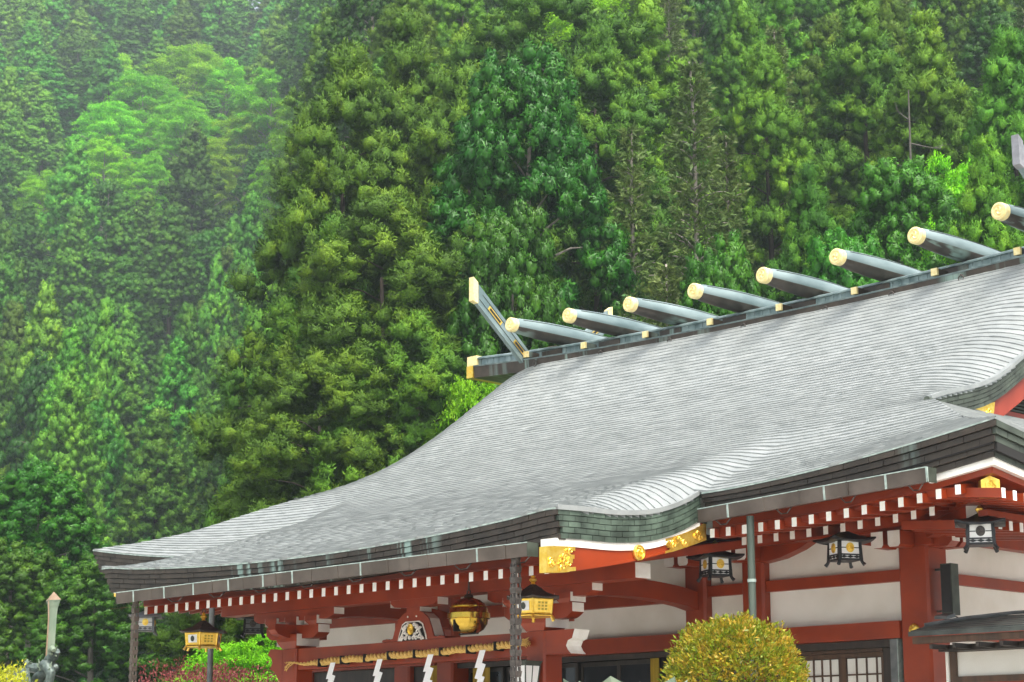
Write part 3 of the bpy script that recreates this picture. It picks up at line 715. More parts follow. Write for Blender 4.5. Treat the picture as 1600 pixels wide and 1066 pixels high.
# frog-leg strut with white carving and gilt flower
fx, fy = .16, PY + .02
def sym(P): return [(fx - a, z) for a, z in P] + [(fx + a, z) for a, z in reversed(P)]
mb = MB(); mb.prism(sym([(.62, 1.662), (.60, 1.69), (.52, 1.70), (.47, 1.685), (.40, 1.70), (.36, 1.80), (.30, 1.93), (.20, 2.0), (.13, 2.03)]), 'y', fy, fy + .2); fs = obj('frog_leg_strut', mb, M['red'], HALL)
mb = MB(); mb.prism(sym([(.285, 1.662), (.26, 1.74), (.20, 1.87), (.13, 1.905)]), 'y', fy - .012, fy - .002); obj('white_rim', mb, M['white'], fs)
mb = MB(); mb.prism(sym([(.262, 1.662), (.24, 1.74), (.185, 1.858), (.12, 1.888)]), 'y', fy - .018, fy - .012); obj('carving_ground', mb, M['gap'], fs)
mb = MB(); crng2 = random.Random(4)
for s_ in (-1, 1):                          # white cloud-scroll carving: curls built from tubes and knobs
    for (cx_, cz_, r_) in ((.17, 1.70, .034), (.10, 1.685, .028), (.13, 1.765, .036), (.075, 1.73, .022), (.11, 1.825, .03), (.06, 1.855, .024), (.20, 1.675, .022), (.165, 1.81, .018), (.035, 1.69, .026)):
        x = fx + s_ * cx_ + crng2.uniform(-.01, .01)
        mb.tube([(x + s_ * r_ * (1 - q/11) * math.cos(q*.75), fy - .026 - .010 * q/8, cz_ + r_ * (1 - q/11) * math.sin(q*.75)) for q in range(9)], .0125, 6)
    mb.tube([(fx + s_*.24, fy - .024, 1.668), (fx + s_*.19, fy - .03, 1.72), (fx + s_*.15, fy - .03, 1.79), (fx + s_*.10, fy - .03, 1.86)], .014, 6)
obj('cloud_carving', mb, M['white'], fs, smooth=True)
mb = MB(); mb.prism([(fx + .055*math.cos(t), 1.80 + .07*math.sin(t)) for t in np.linspace(0, 2*math.pi, 18, endpoint=False)], 'y', fy - .05, fy - .02)
for k in range(12): a = k*math.pi/6; mb.tube([(fx + .018*math.cos(a), fy - .052, 1.80 + .022*math.sin(a)), (fx + .05*math.cos(a), fy - .05, 1.80 + .064*math.sin(a))], .007, 4)
obj('gilt_flower', mb, M['gold'], fs)
for dx in (-.1, .07):
    mb = MB(); mb.tube([(fx + dx, fy - .008, 1.965), (fx + dx, fy + .01, 1.965)], .012, 8); obj('nail_head', mb, M['white'], fs)
mb = MB(); mb.box(fx - .13, fx + .13, fy + .0, fy + .2, 2.03, 2.085); P = [(fx - .46, 2.192), (fx - .46, 2.15), (fx - .38, 2.10), (fx - .2, 2.087), (fx + .2, 2.087), (fx + .38, 2.10), (fx + .46, 2.15), (fx + .46, 2.192)]
mb.prism(P, 'y', fy + .01, fy + .19); ba = obj('bracket_arm', mb, M['red'], fs)
whites(fs, [(fx + .46, fx + .464, fy + .012, fy + .188, 2.10, 2.19), (fx - .464, fx - .46, fy + .012, fy + .188, 2.10, 2.19), (fx + .13, fx + .134, fy + .002, fy + .198, 2.0, 2.085)])
for sx in (1, -1):                         # pale curled edges of the legs (side faces)
    mb = MB(); P = [(fx + sx*(a + .003), z) for a, z in [(.47, 1.688), (.40, 1.703), (.36, 1.80), (.30, 1.93), (.20, 2.0)]]
    gridsheet(mb, [[(a, fy + .02, b) for a, b in P], [(a, fy + .18, b) for a, b in P]]); obj('white_edge', mb, M['white'], fs)

# ---------------------------------------------------------------- hall front wall, y = 19.6
WY = 19.6
def column(cx, y, w, z1, nm='column'):
    c_ = .03; h = w / 2; P = [(cx-h+c_, y), (cx+h-c_, y), (cx+h, y+c_), (cx+h, y+w-c_), (cx+h-c_, y+w), (cx-h+c_, y+w), (cx-h, y+w-c_), (cx-h, y+c_)]
    mb = MB(); mb.prism(P, 'z', -H, z1); return obj(nm, mb, M['red'], HALL)
CXS = (2.45, 3.42, 5.87)
for sg in (1, -1):
    for cx in CXS: column(sg*cx, WY, .36 if cx < 5 else .42, 3.05)
    column(sg*5.87, 22.0, .4, 3.05); column(sg*5.87, 24.6, .4, 3.05)
def wallbox(name, m, *b): mb = MB(); mb.box(*b); return obj(name, mb, m, HALL)
wallbox('wall_panel', M['plaster'], -2.265, 2.265, WY + .16, WY + .22, 1.70, 3.1)
for sg in (1, -1):
    for a, b in ((2.635, 3.235), (3.605, 5.655)):
        x0, x1 = sorted((sg*a, sg*b)); wallbox('wall_panel', M['plaster'], x0, x1, WY + .13, WY + .2, 1.6, 3.0)
        wallbox('wall_beam', M['red'], x0, x1, WY + .05, WY + .125, 2.235, 2.375)
    for ya, yb2 in ((20.03, 21.99), (22.41, 24.59)):
        x0, x1 = sorted((sg*5.95, sg*6.0)); wallbox('wall_panel', M['plaster'], x0, x1, ya, yb2, -.2, 3.0)
        x0, x1 = sorted((sg*6.003, sg*6.06)); wallbox('wall_beam', M['red'], x0, x1, ya, yb2, 2.20, 2.33)
        wallbox('wall_beam', M['red'], x0, x1, ya, yb2, 1.56, 1.76)
    # long lower beam runs past the column faces
    x0, x1 = sorted((sg*2.64, sg*5.66)); wallbox('wall_beam', M['red'], x0, x1, WY - .02, WY + .122, 1.56, 1.765)
    x0, x1 = sorted((sg*4.2, sg*6.6)); 
    wallbox('wall_purlin', M['red'], *sorted((sg*2.3, sg*6.5)), WY - .22, WY - .05, 2.80, 2.97)
    wallbox('wall_purlin', M['red'], *sorted((sg*6.2, sg*6.36)), 19.7, 24.8, 2.66, 2.82)
    for cx in CXS:                          # boat-shaped arms along the wall and paired white-nosed arms
        hl = .95 if cx > 3 else .6
        if cx > 5: P = [(-hl, 2.86), (-hl, 2.80), (-.7, 2.70), (-.4, 2.645), (.0, 2.63), (.30, 2.63), (.30, 2.86)]
        elif cx > 3: P = [(-.25, 2.86), (-.25, 2.64), (.2, 2.60), (.5, 2.64), (.8, 2.73), (hl, 2.80), (hl, 2.86)]
        else: P = [(-.55, 2.86), (-.55, 2.80), (-.3, 2.7), (0, 2.64), (.4, 2.64), (.4, 2.86)]
        mb = MB(); mb.prism([(sg*(cx + a), z) for a, z in P], 'y', WY + .0 - .045, WY + .12); obj('bracket_arm', mb, M['red'], HALL)
        for dx in (-.13, .11):
            x = sg * (cx + dx - (.12 if cx > 5 else .0)); z0 = 2.60 if cx > 5 else 2.62
            mb = MB(); P = [(x - .085, z0 + .19), (x - .085, z0 + .03), (x - .06, z0), (x + .06, z0), (x + .085, z0 + .03), (x + .085, z0 + .19)]
            mb.prism(P, 'y', WY - .34, WY - .05); na = obj('bracket_arm', mb, M['red'], HALL)
            mb = MB(); mb.prism([(a, b) for a, b in P], 'y', WY - .345, WY - .3405); obj('white_end', mb, M['white'], na)
    # arms towards the side of the hall under the corner
    for y in (WY + .02, WY + .25):
        mb = MB(); P = [(sg*6.09, 2.80), (sg*6.42, 2.80), (sg*6.42, 2.66), (sg*6.36, 2.60), (sg*6.09, 2.60)]; mb.prism(P, 'y', y, y + .16); na = obj('bracket_arm', mb, M['red'], HALL)
        mb = MB(); mb.box(*sorted((sg*6.421, sg*6.425)), y + .003, y + .157, 2.655, 2.797); obj('white_end', mb, M['white'], na)
wallbox('wall_beam', M['red'], -2.265, 2.265, WY + .02, WY + .15, 1.575, 1.785)
wallbox('wall_beam', M['red'], -2.265, 2.265, WY + .05, WY + .15, 2.20, 2.37)
wallbox('wall_purlin', M['red'], -2.25, 2.25, WY - .2, WY - .03, 2.80, 2.97)
# nail covers
def rosette(c, r, axis, nm='gilt_rosette'):
    mb = MB()
    mb.lathe((0, 0, 0), [(r, 0), (r*1.02, .012), (r*.8, .03), (r*.35, .04), (.003, .045)], 20)
    for k in range(8):
        a = k*math.pi/4; mb.lathe((r*.62*math.cos(a), r*.62*math.sin(a), .018), [(r*.26, 0), (r*.2, .016), (.002, .02)], 8)
    mb.v = [(c[0] + x, c[1] - z, c[2] + y) for x, y, z in mb.v]
    return obj(nm, mb, M['gold'], HALL, smooth=True)
rosette((5.86, WY - .001, 1.645), .072, 'y'); rosette((-5.86, WY - .001, 1.645), .072, 'y')

# shoji bay right of the bush: dark lintel, frame, two sliding screens
wallbox('lintel', M['darkwood'], 3.605, 5.52, WY + .06, WY + .2, 1.47, 1.555)
wallbox('lintel', M['wood'], 3.9, 5.26, WY + .18, WY + .26, 1.43, 1.468)
wallbox('door_panel', M['darkwood'], 5.26, 5.50, WY + .19, WY + .24, -H + .6, 1.468)
wallbox('door_post', M['pipe'], 5.50, 5.60, WY + .0, WY + .12, -H + .6, 1.555)
mb = MB(); mb.box(5.60, 5.612, WY + .0, WY + .12, -H + .6, 1.555); obj('metal_trim', mb, M['patina'], HALL)
wallbox('door_post', M['wood'], 3.93, 4.02, WY + .14, WY + .26, -H + .6, 1.428)
for k, (a, b) in enumerate(((4.025, 4.615), (4.655, 5.25))):
    yF = WY + .20 + .0 * k
    mb = MB(); mb.box(a, a + .045, yF, yF + .04, -H + .65, 1.425); mb.box(b - .03, b + .04 if k == 0 else b, yF, yF + .04, -H + .65, 1.425)
    mb.box(a + .045, b - .03, yF, yF + .04, 1.37, 1.425); mb.box(a + .045, b - .03, yF, yF + .04, -H + .65, -H + .8)
    sc = obj('shoji_screen', mb, M['wood'], HALL)
    nx = 4; w = (b - .03 - a - .045) / nx if k == 0 else .150
    zs = [1.37 - .205 * j for j in range(12)]
    for j in range(11):
        mb = MB(); mb.box(a + .045, b - .03, yF + .003, yF + .032, zs[j + 1] - .009, zs[j + 1] + .009); obj('lattice_bar', mb, M['wood'], sc)
        for i in range(nx):
            x0 = a + .045 + i * w; x1 = min(x0 + w, b - .03)
            mb = MB(); mb.box(x0 + .009, x1 - .009, yF + .018, yF + .024, zs[j + 1] + .010, zs[j] - .010); obj('paper_pane', mb, M['paper'], sc)
    for i in range(1, nx):
        x0 = a + .045 + i * w; mb = MB(); mb.box(x0 - .009, x0 + .009, yF + .001, yF + .034, zs[-1], 1.37); obj('lattice_bar', mb, M['wood'], sc)
# left wing, mirrored plainly; narrow bays
for sg in (1, -1):
    x0, x1 = sorted((sg*2.635, sg*3.235)); wallbox('door_panel', M['darkwood'], x0, x1, WY + .10, WY + .16, -H + .6, 1.555)
wallbox('door_panel', M['darkwood'], -5.655, -3.605, WY + .10, WY + .16, -H + .6, 1.555)
# porch entrance: dark glazed doors, gold curtains, wooden frames
wallbox('lintel', M['darkwood'], -2.265, 2.265, WY + .10, WY + .2, 1.50, 1.57)
for i in range(6):
    a = -2.26 + i * .755; b = a + .745; yD = WY + .32 + .05 * (i % 2)
    mb = MB(); mb.box(a, a + .05, yD, yD + .04, -H + .6, 1.50); mb.box(b - .05, b, yD, yD + .04, -H + .6, 1.50); mb.box(a + .05, b - .05, yD, yD + .04, 1.44, 1.50); mb.box(a + .05, b - .05, yD, yD + .04, -.6, -.4); mb.box(a + .05, b - .05, yD + .003, yD + .037, .62, .66)
    d = obj('glazed_door', mb, M['darkwood'], HALL)
    for z0, z1 in ((.66, 1.44), (-.4, .62)):
        mb = MB(); mb.box(a + .05, b - .05, yD + .015, yD + .022, z0, z1); obj('pane', mb, M['glass'], d)
def drape(x0, x1, y, zt, zb, n=26, amp=.02):
    mb = MB(); rows = []
    for z in np.linspace(zt, zb, 8):
        rows.append([(lerp(x0, x1, i/n), y + amp * math.sin(i * 1.9) * (1 + .3 * math.sin(z*3)), z) for i in range(n + 1)])
    gridsheet(mb, rows); o = obj('gold_curtain', mb, M['curtain'], HALL, smooth=True)
for x0, x1 in ((-2.1, -1.72), (-1.95, -1.85), (-.55, -.34), (1.42, 1.58), (1.92, 2.2)): drape(x0, x1, WY + .26, 1.50, -.2)
drape(-2.9, -2.6, WY + .05, 1.555, -.2); 
# hall interior shell and floor (dark room behind the doors)
mb = MB(); mb.box(-5.5, 5.5, 29.6, 29.7, -H + .6, 3.0); mb.box(-5.6, -5.5, 20.2, 29.6, -H + .6, 3.0); mb.box(5.5, 5.6, 24.9, 29.6, -H + .6, 3.0)
obj('inner_wall', mb, M['darkwood'], HALL)
mb = MB(); mb.box(-6.1, 6.1, 19.5, 29.7, -H, -H + .6); obj('floor', mb, M['wood'], HALL)
mb = MB(); mb.box(-5.5, 5.5, 20.3, 29.6, 3.0, 3.05); obj('ceiling', mb, M['darkwood'], HALL)
# ================================================================ THINGS HUNG ON AND STANDING ROUND THE HALL
def black_lantern(label, x, y, ztop, rz, body, crestm, panem, w=.22, group='square black hanging lanterns under the eaves', sc=.86):
    """square pyramid-roofed lantern; ztop = tip of its roof (eye-relative)"""
    t = thing('hanging_lantern', label, 'lantern', (x, y, ztop - .46 + H), group)
    ROOT[t.name] = (x, y, ztop - .46 + H); q = lambda mb: mb
    zb = ztop - .46; base = (x, y)
    def loc(mb): mb.v = [(x + a*sc, y + b*sc, ztop + (c - .46)*sc) for a, b, c in mb.v]; return mb
    mb = MB(); rows = []                    # concave roof with upturned corners
    n = 8
    for r_, z in ((.015, .46), (.07, .425), (.15, .375), (.24, .335), (.335, .305), (.335, .285)):
        ring = []
        for k in range(4 * n):
            s, f = divmod(k, n); f = f / n; a0 = s * math.pi/2 + math.pi/4; a1 = a0 + math.pi/2
            px = lerp(math.cos(a0), math.cos(a1), f) * r_ * 1.3; py = lerp(math.sin(a0), math.sin(a1), f) * r_ * 1.3
            up = .045 * (abs(2*f - 1) ** 2.5) * (r_ / .335) ** 2
            ring.append((px, py, z + up))
        ring.append(ring[0]); rows.append(ring)
    gridsheet(mb, rows); mb.add(rows[-1][:-1], [tuple(range(4*n))]); obj('lantern_roof', loc(mb), body, t)
    mb = MB(); b_ = w
    for sx in (-1, 1):
        for sy in (-1, 1):
            mb.hexa([(sx*b_ - .022, sy*b_ - .022, .05), (sx*b_ + .022, sy*b_ - .022, .05), (sx*b_ + .022, sy*b_ + .022, .05), (sx*b_ - .022, sy*b_ + .022, .05)] + [(sx*b_*.93 - .02, sy*b_*.93 - .02, .3), (sx*b_*.93 + .02, sy*b_*.93 - .02, .3), (sx*b_*.93 + .02, sy*b_*.93 + .02, .3), (sx*b_*.93 - .02, sy*b_*.93 + .02, .3)])
            mb.tube([(sx*b_, sy*b_, .06), (sx*(b_ + .015), sy*(b_ + .015), 0.02), (sx*(b_ + .035), sy*(b_ + .035), -.01)], [.022, .022, .028], 6)
    for z in (.055, .115, .30):
        for s_ in (-1, 1):
            mb.box(-b_, b_, s_*b_ - .014, s_*b_ + .014, z, z + .016); mb.box(s_*b_ - .014, s_*b_ + .014, -b_, b_, z, z + .016)
    mb.box(-b_, b_, -b_, b_, .045, .056)
    obj('lantern_frame', loc(mb), body, t)
    for k in range(4):
        ca, sa = math.cos(k*math.pi/2), math.sin(k*math.pi/2)
        rt = lambda mb: (setattr(mb, 'v', [(a*ca - b*sa, a*sa + b*ca, c) for a, b, c in mb.v]), mb)[1]
        mb = MB(); mb.box(-b_*.9, b_*.9, -b_ - .004, -b_ + .004, .131, .298); mb.box(-b_*.9, b_*.9, -b_ + .002, -b_ + .006, .072, .113); obj('lantern_pane', loc(rt(mb)), panem, t)
        mb = MB()
        for j in range(3): xx = (-1 + j) * b_ * .6; mb.prism([(xx - .055, .094), (xx, .075), (xx + .055, .094), (xx, .113)], 'y', -b_ - .008, -b_ + .0)
        obj('lattice', loc(rt(mb)), body, t)
        mb = MB(); mb.prism([(.058*math.cos(u), .213 + .066*math.sin(u)) for u in np.linspace(0, 2*math.pi, 16, endpoint=False)], 'y', -b_ - .012, -b_ - .004)
        for j in range(3):
            a0 = j*2*math.pi/3 + .5; mb.tube([(rr*math.cos(a0 + u), -b_ - .013, .213 + rr*math.sin(a0 + u)) for u, rr in ((0, .015), (.6, .03), (1.2, .04), (1.9, .046))], [.014, .011, .008, .003], 5)
        obj('lantern_crest', loc(rt(mb)), crestm, t)
        mb = MB(); mb.box(-b_*.88, -.06, -b_ - .008, -b_ - .003, .205, .217); mb.box(.06, b_*.88, -b_ - .008, -b_ - .003, .205, .217); obj('crest_bar', loc(rt(mb)), body, t)
    mb = MB(); mb.lathe((0, 0, .45), [(.02, 0), (.03, .012), (.05, .04), (.05, .06), (.028, .085), (.012, .10), (.003, .115)], 12); obj('lantern_finial', loc(mb), M['gold'], t, smooth=True)
    mb = MB(); mb.torus((0, 0, .59), .032, .007, 'x'); mb.torus((0, 0, .645), .03, .006, 'y'); mb.tube([(0, 0, .67), (0, 0, .80)], .006, 6); obj('hanger', loc(mb), M['iron'], t)
    ch = list(t.children)
    t.rotation_euler = (0, 0, rz)
    return t
PI = math.pi
black_lantern('black square hanging lantern between the gilt porch board and the green downpipe', 4.01, 18.2, 2.66, R(-24), M['black'], M['gold'], M['lampglass'], .155)
black_lantern('black square hanging lantern against the wide white wall panel above the shoji screens', 5.93, 18.2, 2.70, R(-26), M['black'], M['gold'], M['lampglass'], .155)
black_lantern('grey square hanging lantern face-on under the near roof corner with the gilt cap', 7.73, 18.2, 2.73, R(33), M['black'], M['iron'], M['lampglass'], .16)
black_lantern('pale square hanging lantern half hidden behind the gutter at the far left rain chain', -8.22, 18.2, 2.62, R(50), M['pipe'], M['gold'], M['lampglass'], .155)
black_lantern('dark square hanging lantern in the shade behind the left bracket of the porch', -5.27, 18.2, 2.44, R(50), M['black'], M['iron'], M['pipe'], .155)

def gold_lantern(label, x, y, ztop):
    t = thing('hanging_lantern', label, 'lantern', (x, y, ztop - .44 + H), 'gilt six-sided hanging lanterns of the porch')
    zb = ztop - .44
    def loc(mb): mb.v = [(x + a, y + b, zb + c) for a, b, c in mb.v]; return mb
    hx = lambda r, z, rot=0: [(r*math.cos(k*PI/3 + rot), r*math.sin(k*PI/3 + rot), z) for k in range(6)]
    mb = MB(); rows = []; n = 6
    for r_, z in ((.03, .40), (.09, .36), (.17, .30), (.27, .255), (.345, .235), (.345, .222)):
        ring = []
        for k in range(6*n):
            s, f = divmod(k, n); f /= n; a0, a1 = s*PI/3, (s + 1)*PI/3
            ring.append((lerp(math.cos(a0), math.cos(a1), f)*r_, lerp(math.sin(a0), math.sin(a1), f)*r_, z + .02*abs(2*f - 1)**2.5*(r_/.345)**2))
        ring.append(ring[0]); rows.append(ring)
    gridsheet(mb, rows); mb.add(rows[-1][:-1], [tuple(range(6*n))]); obj('lantern_roof', loc(mb), M['iron'], t)
    mb = MB(); r0, r1 = .235, .255
    for k in range(6):
        a = k*PI/3; mb.tube([(r1*math.cos(a), r1*math.sin(a), .225), (r0*math.cos(a), r0*math.sin(a), .05), (.27*math.cos(a), .27*math.sin(a), -.01)], [.014, .014, .02], 6)
    for z, r_ in ((.035, .245), (.06, .236), (.215, .258)):
        P = hx(r_, z); mb.tube(P + [P[0]], .010, 5, cap=False)
    mb.lathe((0, 0, .03), [(.235, 0), (.235, .008)], 6); obj('lantern_frame', loc(mb), M['gold'], t)
    for k in range(6):
        a0, a1 = k*PI/3, (k + 1)*PI/3; am = (a0 + a1)/2; ca, sa = math.cos(am), math.sin(am)
        fr = lambda u, v, d: ((.205 + .018*(v/.2) + d)*ca - u*sa, (.205 + .018*(v/.2) + d)*sa + u*ca, v)
        mb = MB(); mb.add([fr(-.11, .062, 0), fr(.11, .062, 0), fr(.118, .21, 0), fr(-.118, .21, 0)], [(0, 1, 2, 3)])
        pn = obj('lantern_pane', loc(mb), M['gold'], t)
        if k % 2 == 0:
            mb = MB(); mb.add([fr(-.075, .085, .004), fr(.075, .085, .004), fr(.078, .192, .004), fr(-.078, .192, .004)], [(0, 1, 2, 3)]); obj('white_pane', loc(mb), M['lampglass'], t)
            mb = MB(); mb.add([fr(.033*math.cos(u), .138 + .04*math.sin(u), .008) for u in np.linspace(0, 2*PI, 14, endpoint=False)], [tuple(range(14))]); obj('lantern_crest', loc(mb), M['darkgreen'], t)
        else:
            mb = MB()
            for j in range(3):
                for i in range(3): mb.add([fr(-.06 + .045*i, .09 + .036*j, .004), fr(-.03 + .045*i, .09 + .036*j, .004), fr(-.03 + .045*i, .113 + .036*j, .004), fr(-.06 + .045*i, .113 + .036*j, .004)], [(0, 1, 2, 3)])
            obj('fretwork', loc(mb), M['curtain'], t)
    mb = MB(); mb.lathe((0, 0, .395), [(.035, 0), (.02, .02), (.045, .045), (.045, .06), (.02, .085), (.03, .095), (.012, .115)], 12); obj('lantern_finial', loc(mb), M['gold'], t, smooth=True)
    mb = MB(); mb.torus((0, 0, .53), .026, .006, 'y'); mb.tube([(0, 0, .55), (0, 0, 2.11 + .16*(y - 15.1) - zb)], .006, 6); obj('hanger', loc(mb), M['iron'], t)
    t.rotation_euler = (0, 0, R(15))
    return t
gold_lantern('gilt hanging lantern beside the right porch column and its white bracket blocks', 3.22, 15.9, 2.16)
gold_lantern('gilt hanging lantern at the far left of the porch, in front of a grey pipe', -3.30, 15.9, 2.10)

# rain chains: square linked cups
def rain_chain(label, x, y, zt, w, step, m):
    t = thing('rain_chain', label, 'rain chain', (x, y, 0), 'rain chains hanging from the porch gutter')
    mb = MB(); c = (x, y, zt)
    for s in (-1, 1):
        mb.hexa([(x - w*.42, y + s*w*.42 - .006, zt - step*.98), (x + w*.42, y + s*w*.42 - .006, zt - step*.98), (x + w*.42, y + s*w*.42 + .006, zt - step*.98), (x - w*.42, y + s*w*.42 + .006, zt - step*.98), (x - w*.5, y + s*w*.5 - .006, zt - step*.42), (x + w*.5, y + s*w*.5 - .006, zt - step*.42), (x + w*.5, y + s*w*.5 + .006, zt - step*.42), (x - w*.5, y + s*w*.5 + .006, zt - step*.42)])
        mb.hexa([(x + s*w*.42 - .006, y - w*.42, zt - step*.98), (x + s*w*.42 + .006, y - w*.42, zt - step*.98), (x + s*w*.42 + .006, y + w*.42, zt - step*.98), (x + s*w*.42 - .006, y + w*.42, zt - step*.98), (x + s*w*.5 - .006, y - w*.5, zt - step*.42), (x + s*w*.5 + .006, y - w*.5, zt - step*.42), (x + s*w*.5 + .006, y + w*.5, zt - step*.42), (x + s*w*.5 - .006, y + w*.5, zt - step*.42)])
        mb.tube([(x + s*w*.44, y - w*.3, zt - step*.45), (x + s*w*.40, y - w*.3, zt - step*.02)], .013, 5)
        mb.tube([(x + s*w*.44, y + w*.3, zt - step*.45), (x + s*w*.40, y + w*.3, zt - step*.02)], .013, 5)
    mb.tube([(x, y - w*.44, zt - step*.45), (x, y - w*.40, zt)], .012, 5)
    src = obj('chain_cup', mb, m, t)
    n = int((zt + H) / step)
    for i in range(1, n): copy(src, t, (0, 0, -step*i))
    mb = MB(); mb.lathe((x, y, zt - .02), [(w*.5, 0), (w*.62, .06), (w*.62, .08)], 12); obj('outlet', mb, m, t)
rain_chain('thick dark rain chain of square cups in front of the porch beside the gilt lantern', 3.94, 14.93, 2.24, .092, .112, M['iron'])
rain_chain('slim brown rain chain hanging at the far left end of the porch gutter', -3.52, 14.93, 2.23, .078, .112, M['gutter'])

# the round brass bell
t = thing('shrine_bell', 'round polished brass bell hanging under the porch purlin', 'bell', (1.35, PY - .1, 1.69 + H))
def locb(mb): mb.v = [(1.35 + a, PY - .1 + b, 1.90 + c) for a, b, c in mb.v]; return mb
rb = .255
prof = [(.03, -rb*.86), (.12, -rb*.83), (.19, -rb*.66), (.235, -rb*.38), (rb*.97, -.03)]
mb = MB(); mb.lathe((0, 0, 0), prof, 32); obj('lower_shell', locb(mb), M['bell'], t, smooth=True)
mb = MB(); mb.lathe((0, 0, 0), [(rb*.97, .025), (.235, .085), (.20, .15), (.14, .195), (.07, .215), (.05, .235)], 32); obj('upper_shell', locb(mb), M['bell'], t, smooth=True)
mb = MB(); mb.lathe((0, 0, 0), [(rb*.95, -.045), (rb*1.05, -.035), (rb*1.05, .0), (rb*1.05, .03), (rb*.95, .04)], 32); mb.lathe((0, 0, .10), [(.2, 0), (.235, .004), (.235, .018), (.2, .022)], 32); obj('rim_band', locb(mb), M['bell'], t, smooth=True)
mb = MB(); mb.box(-.17, .17, -.012, .012, -rb*.9, -rb*.84); mb.box(-.01, .01, -.25, -.03, -.20, -.06); obj('slit', locb(mb), M['gap'], t)
mb = MB(); mb.lathe((0, 0, .22), [(.05, 0), (.06, .015), (.045, .04), (.02, .05)], 16); mb.torus((0, 0, .29), .03, .010, 'y'); mb.tube([(0, 0, .31), (0, 0, .47)], .012, 8); obj('hanger', locb(mb), M['iron'], t)

# sacred straw rope with paper streamers
rp = hermite([(-2.22, 1.47), (-2.0, 1.455), (-1.72, 1.455), (-1.17, 1.475), (-.6, 1.475), (-.25, 1.485), (.62, 1.49), (1.1, 1.505), (1.51, 1.51), (2.1, 1.53), (2.32, 1.545)])
RY = PY - .06
t = thing('straw_rope', 'twisted golden straw rope hung along the porch beam with white paper zigzags', 'rope', (0, RY, 1.47 + H))
def rz_(x): return float(rp(x)) - .012 * abs(math.sin((x + 2.2) * PI / .41))
mb = MB()
N_ = 460
for ph in (0, PI):
    pth, rd = [], []
    for i in range(N_ + 1):
        x = -2.25 + 4.45 * i / N_; f = min(1, .25 + (x + 2.25) / .9); a = ph + x * 2*PI / .15
        pth.append((x, RY + .027*f*math.cos(a), rz_(x) + .025*f*math.sin(a))); rd.append(.025*f)
    mb.tube(pth, rd, 6)
obj('twisted_strands', mb, M['straw'], t, smooth=True)
mb = MB(); r2 = random.Random(3)
for k in range(40):
    mb.tube([(2.18, RY + r2.uniform(-.02, .02), rz_(2.18) + r2.uniform(-.02, .02)), (2.30, RY + r2.uniform(-.03, .03), rz_(2.2) + r2.uniform(-.04, .045)), (2.36 + r2.uniform(-.03, .03), RY + r2.uniform(-.04, .03), rz_(2.2) + r2.uniform(-.07, .06))], [.006, .006, .003], 4)
for k in range(16):
    mb.tube([(-2.2, RY, rz_(-2.2)), (-2.32, RY + r2.uniform(-.02, .02), rz_(-2.2) + r2.uniform(-.05, .02)), (-2.4, RY + r2.uniform(-.02, .02), rz_(-2.2) + r2.uniform(-.12, .03))], .004, 4)
obj('frayed_end', mb, M['straw'], t)
for x in (-1.61, -1.14, -.66, -.18, .33, .83, 1.33, 1.83):
    mb = MB(); mb.box(x - .009, x + .009, RY - .062, PY + .035, rz_(x) - .06, rz_(x) + .05); obj('dark_tie', mb, M['gap'], t)
def streamer(x, k):
    y = RY - .062; z = rz_(x) - .035
    segs = [((0, 0), (.125, 0), (-.105, -.33), (.02, -.33)), ((.0, -.225), (.135, -.275), (-.10, -.53), (.03, -.56)), ((.0, -.47), (.12, -.51), (-.09, -.75), (.03, -.78)), ((.0, -.7), (.12, -.74), (-.08, -.98), (.03, -1.0))]
    mb = MB()
    for j, (a, b, c, d) in enumerate(segs):
        yo = y - .006*j
        P = [(x + (p_[0] - .05)*.85, z + p_[1]*.64) for p_ in (a, b, d, c)]
        mb.prism(P, 'y', yo - .0015, yo + .0015)
    obj('paper_streamer', mb, M['sheet'], t)
for k, x in enumerate((-1.30, -.33, .66, 1.62)): streamer(x, k)

# lamp on the right porch column
t = thing('column_lamp', 'tapered green metal wall lamp on the front of the right porch column', 'wall lamp', (2.42, PY - .01, .95 + H))
mb = MB(); lx, ly = 2.42, PY - .155; zt, zb2 = 1.30, .93
def sq(h, z): return [(lx - h, ly - h, z), (lx + h, ly - h, z), (lx + h, ly + h, z), (lx - h, ly + h, z)]
mb.hexa(sq(.115, zt - .055) + sq(.145, zt)); mb.hexa(sq(.09, zb2 - .04) + sq(.095, zb2))
for sx in (-1, 1):
    for sy in (-1, 1): mb.tube([(lx + sx*.088, ly + sy*.088, zb2), (lx + sx*.122, ly + sy*.122, zt - .05)], .009, 5)
for s in (-1, 1):
    mb.tube([(lx + s*.0, ly - .09, zb2), (lx + s*.0, ly - .123, zt - .05)], .006, 5); mb.tube([(lx + .09*s, ly, zb2), (lx + s*.123, ly, zt - .05)], .006, 5)
mb.box(lx - .03, lx + .03, ly + .1, PY - .003, zt - .03, zt - .005); obj('lamp_frame', mb, M['darkgreen'], t)
for k in range(4):
    mb = MB(); a, b = sq(.089, zb2 + .002), sq(.118, zt - .057); mb.add([a[k], a[(k + 1) % 4], b[(k + 1) % 4], b[k]], [(0, 1, 2, 3)]); obj('lamp_pane', mb, M['lampglass'], t)

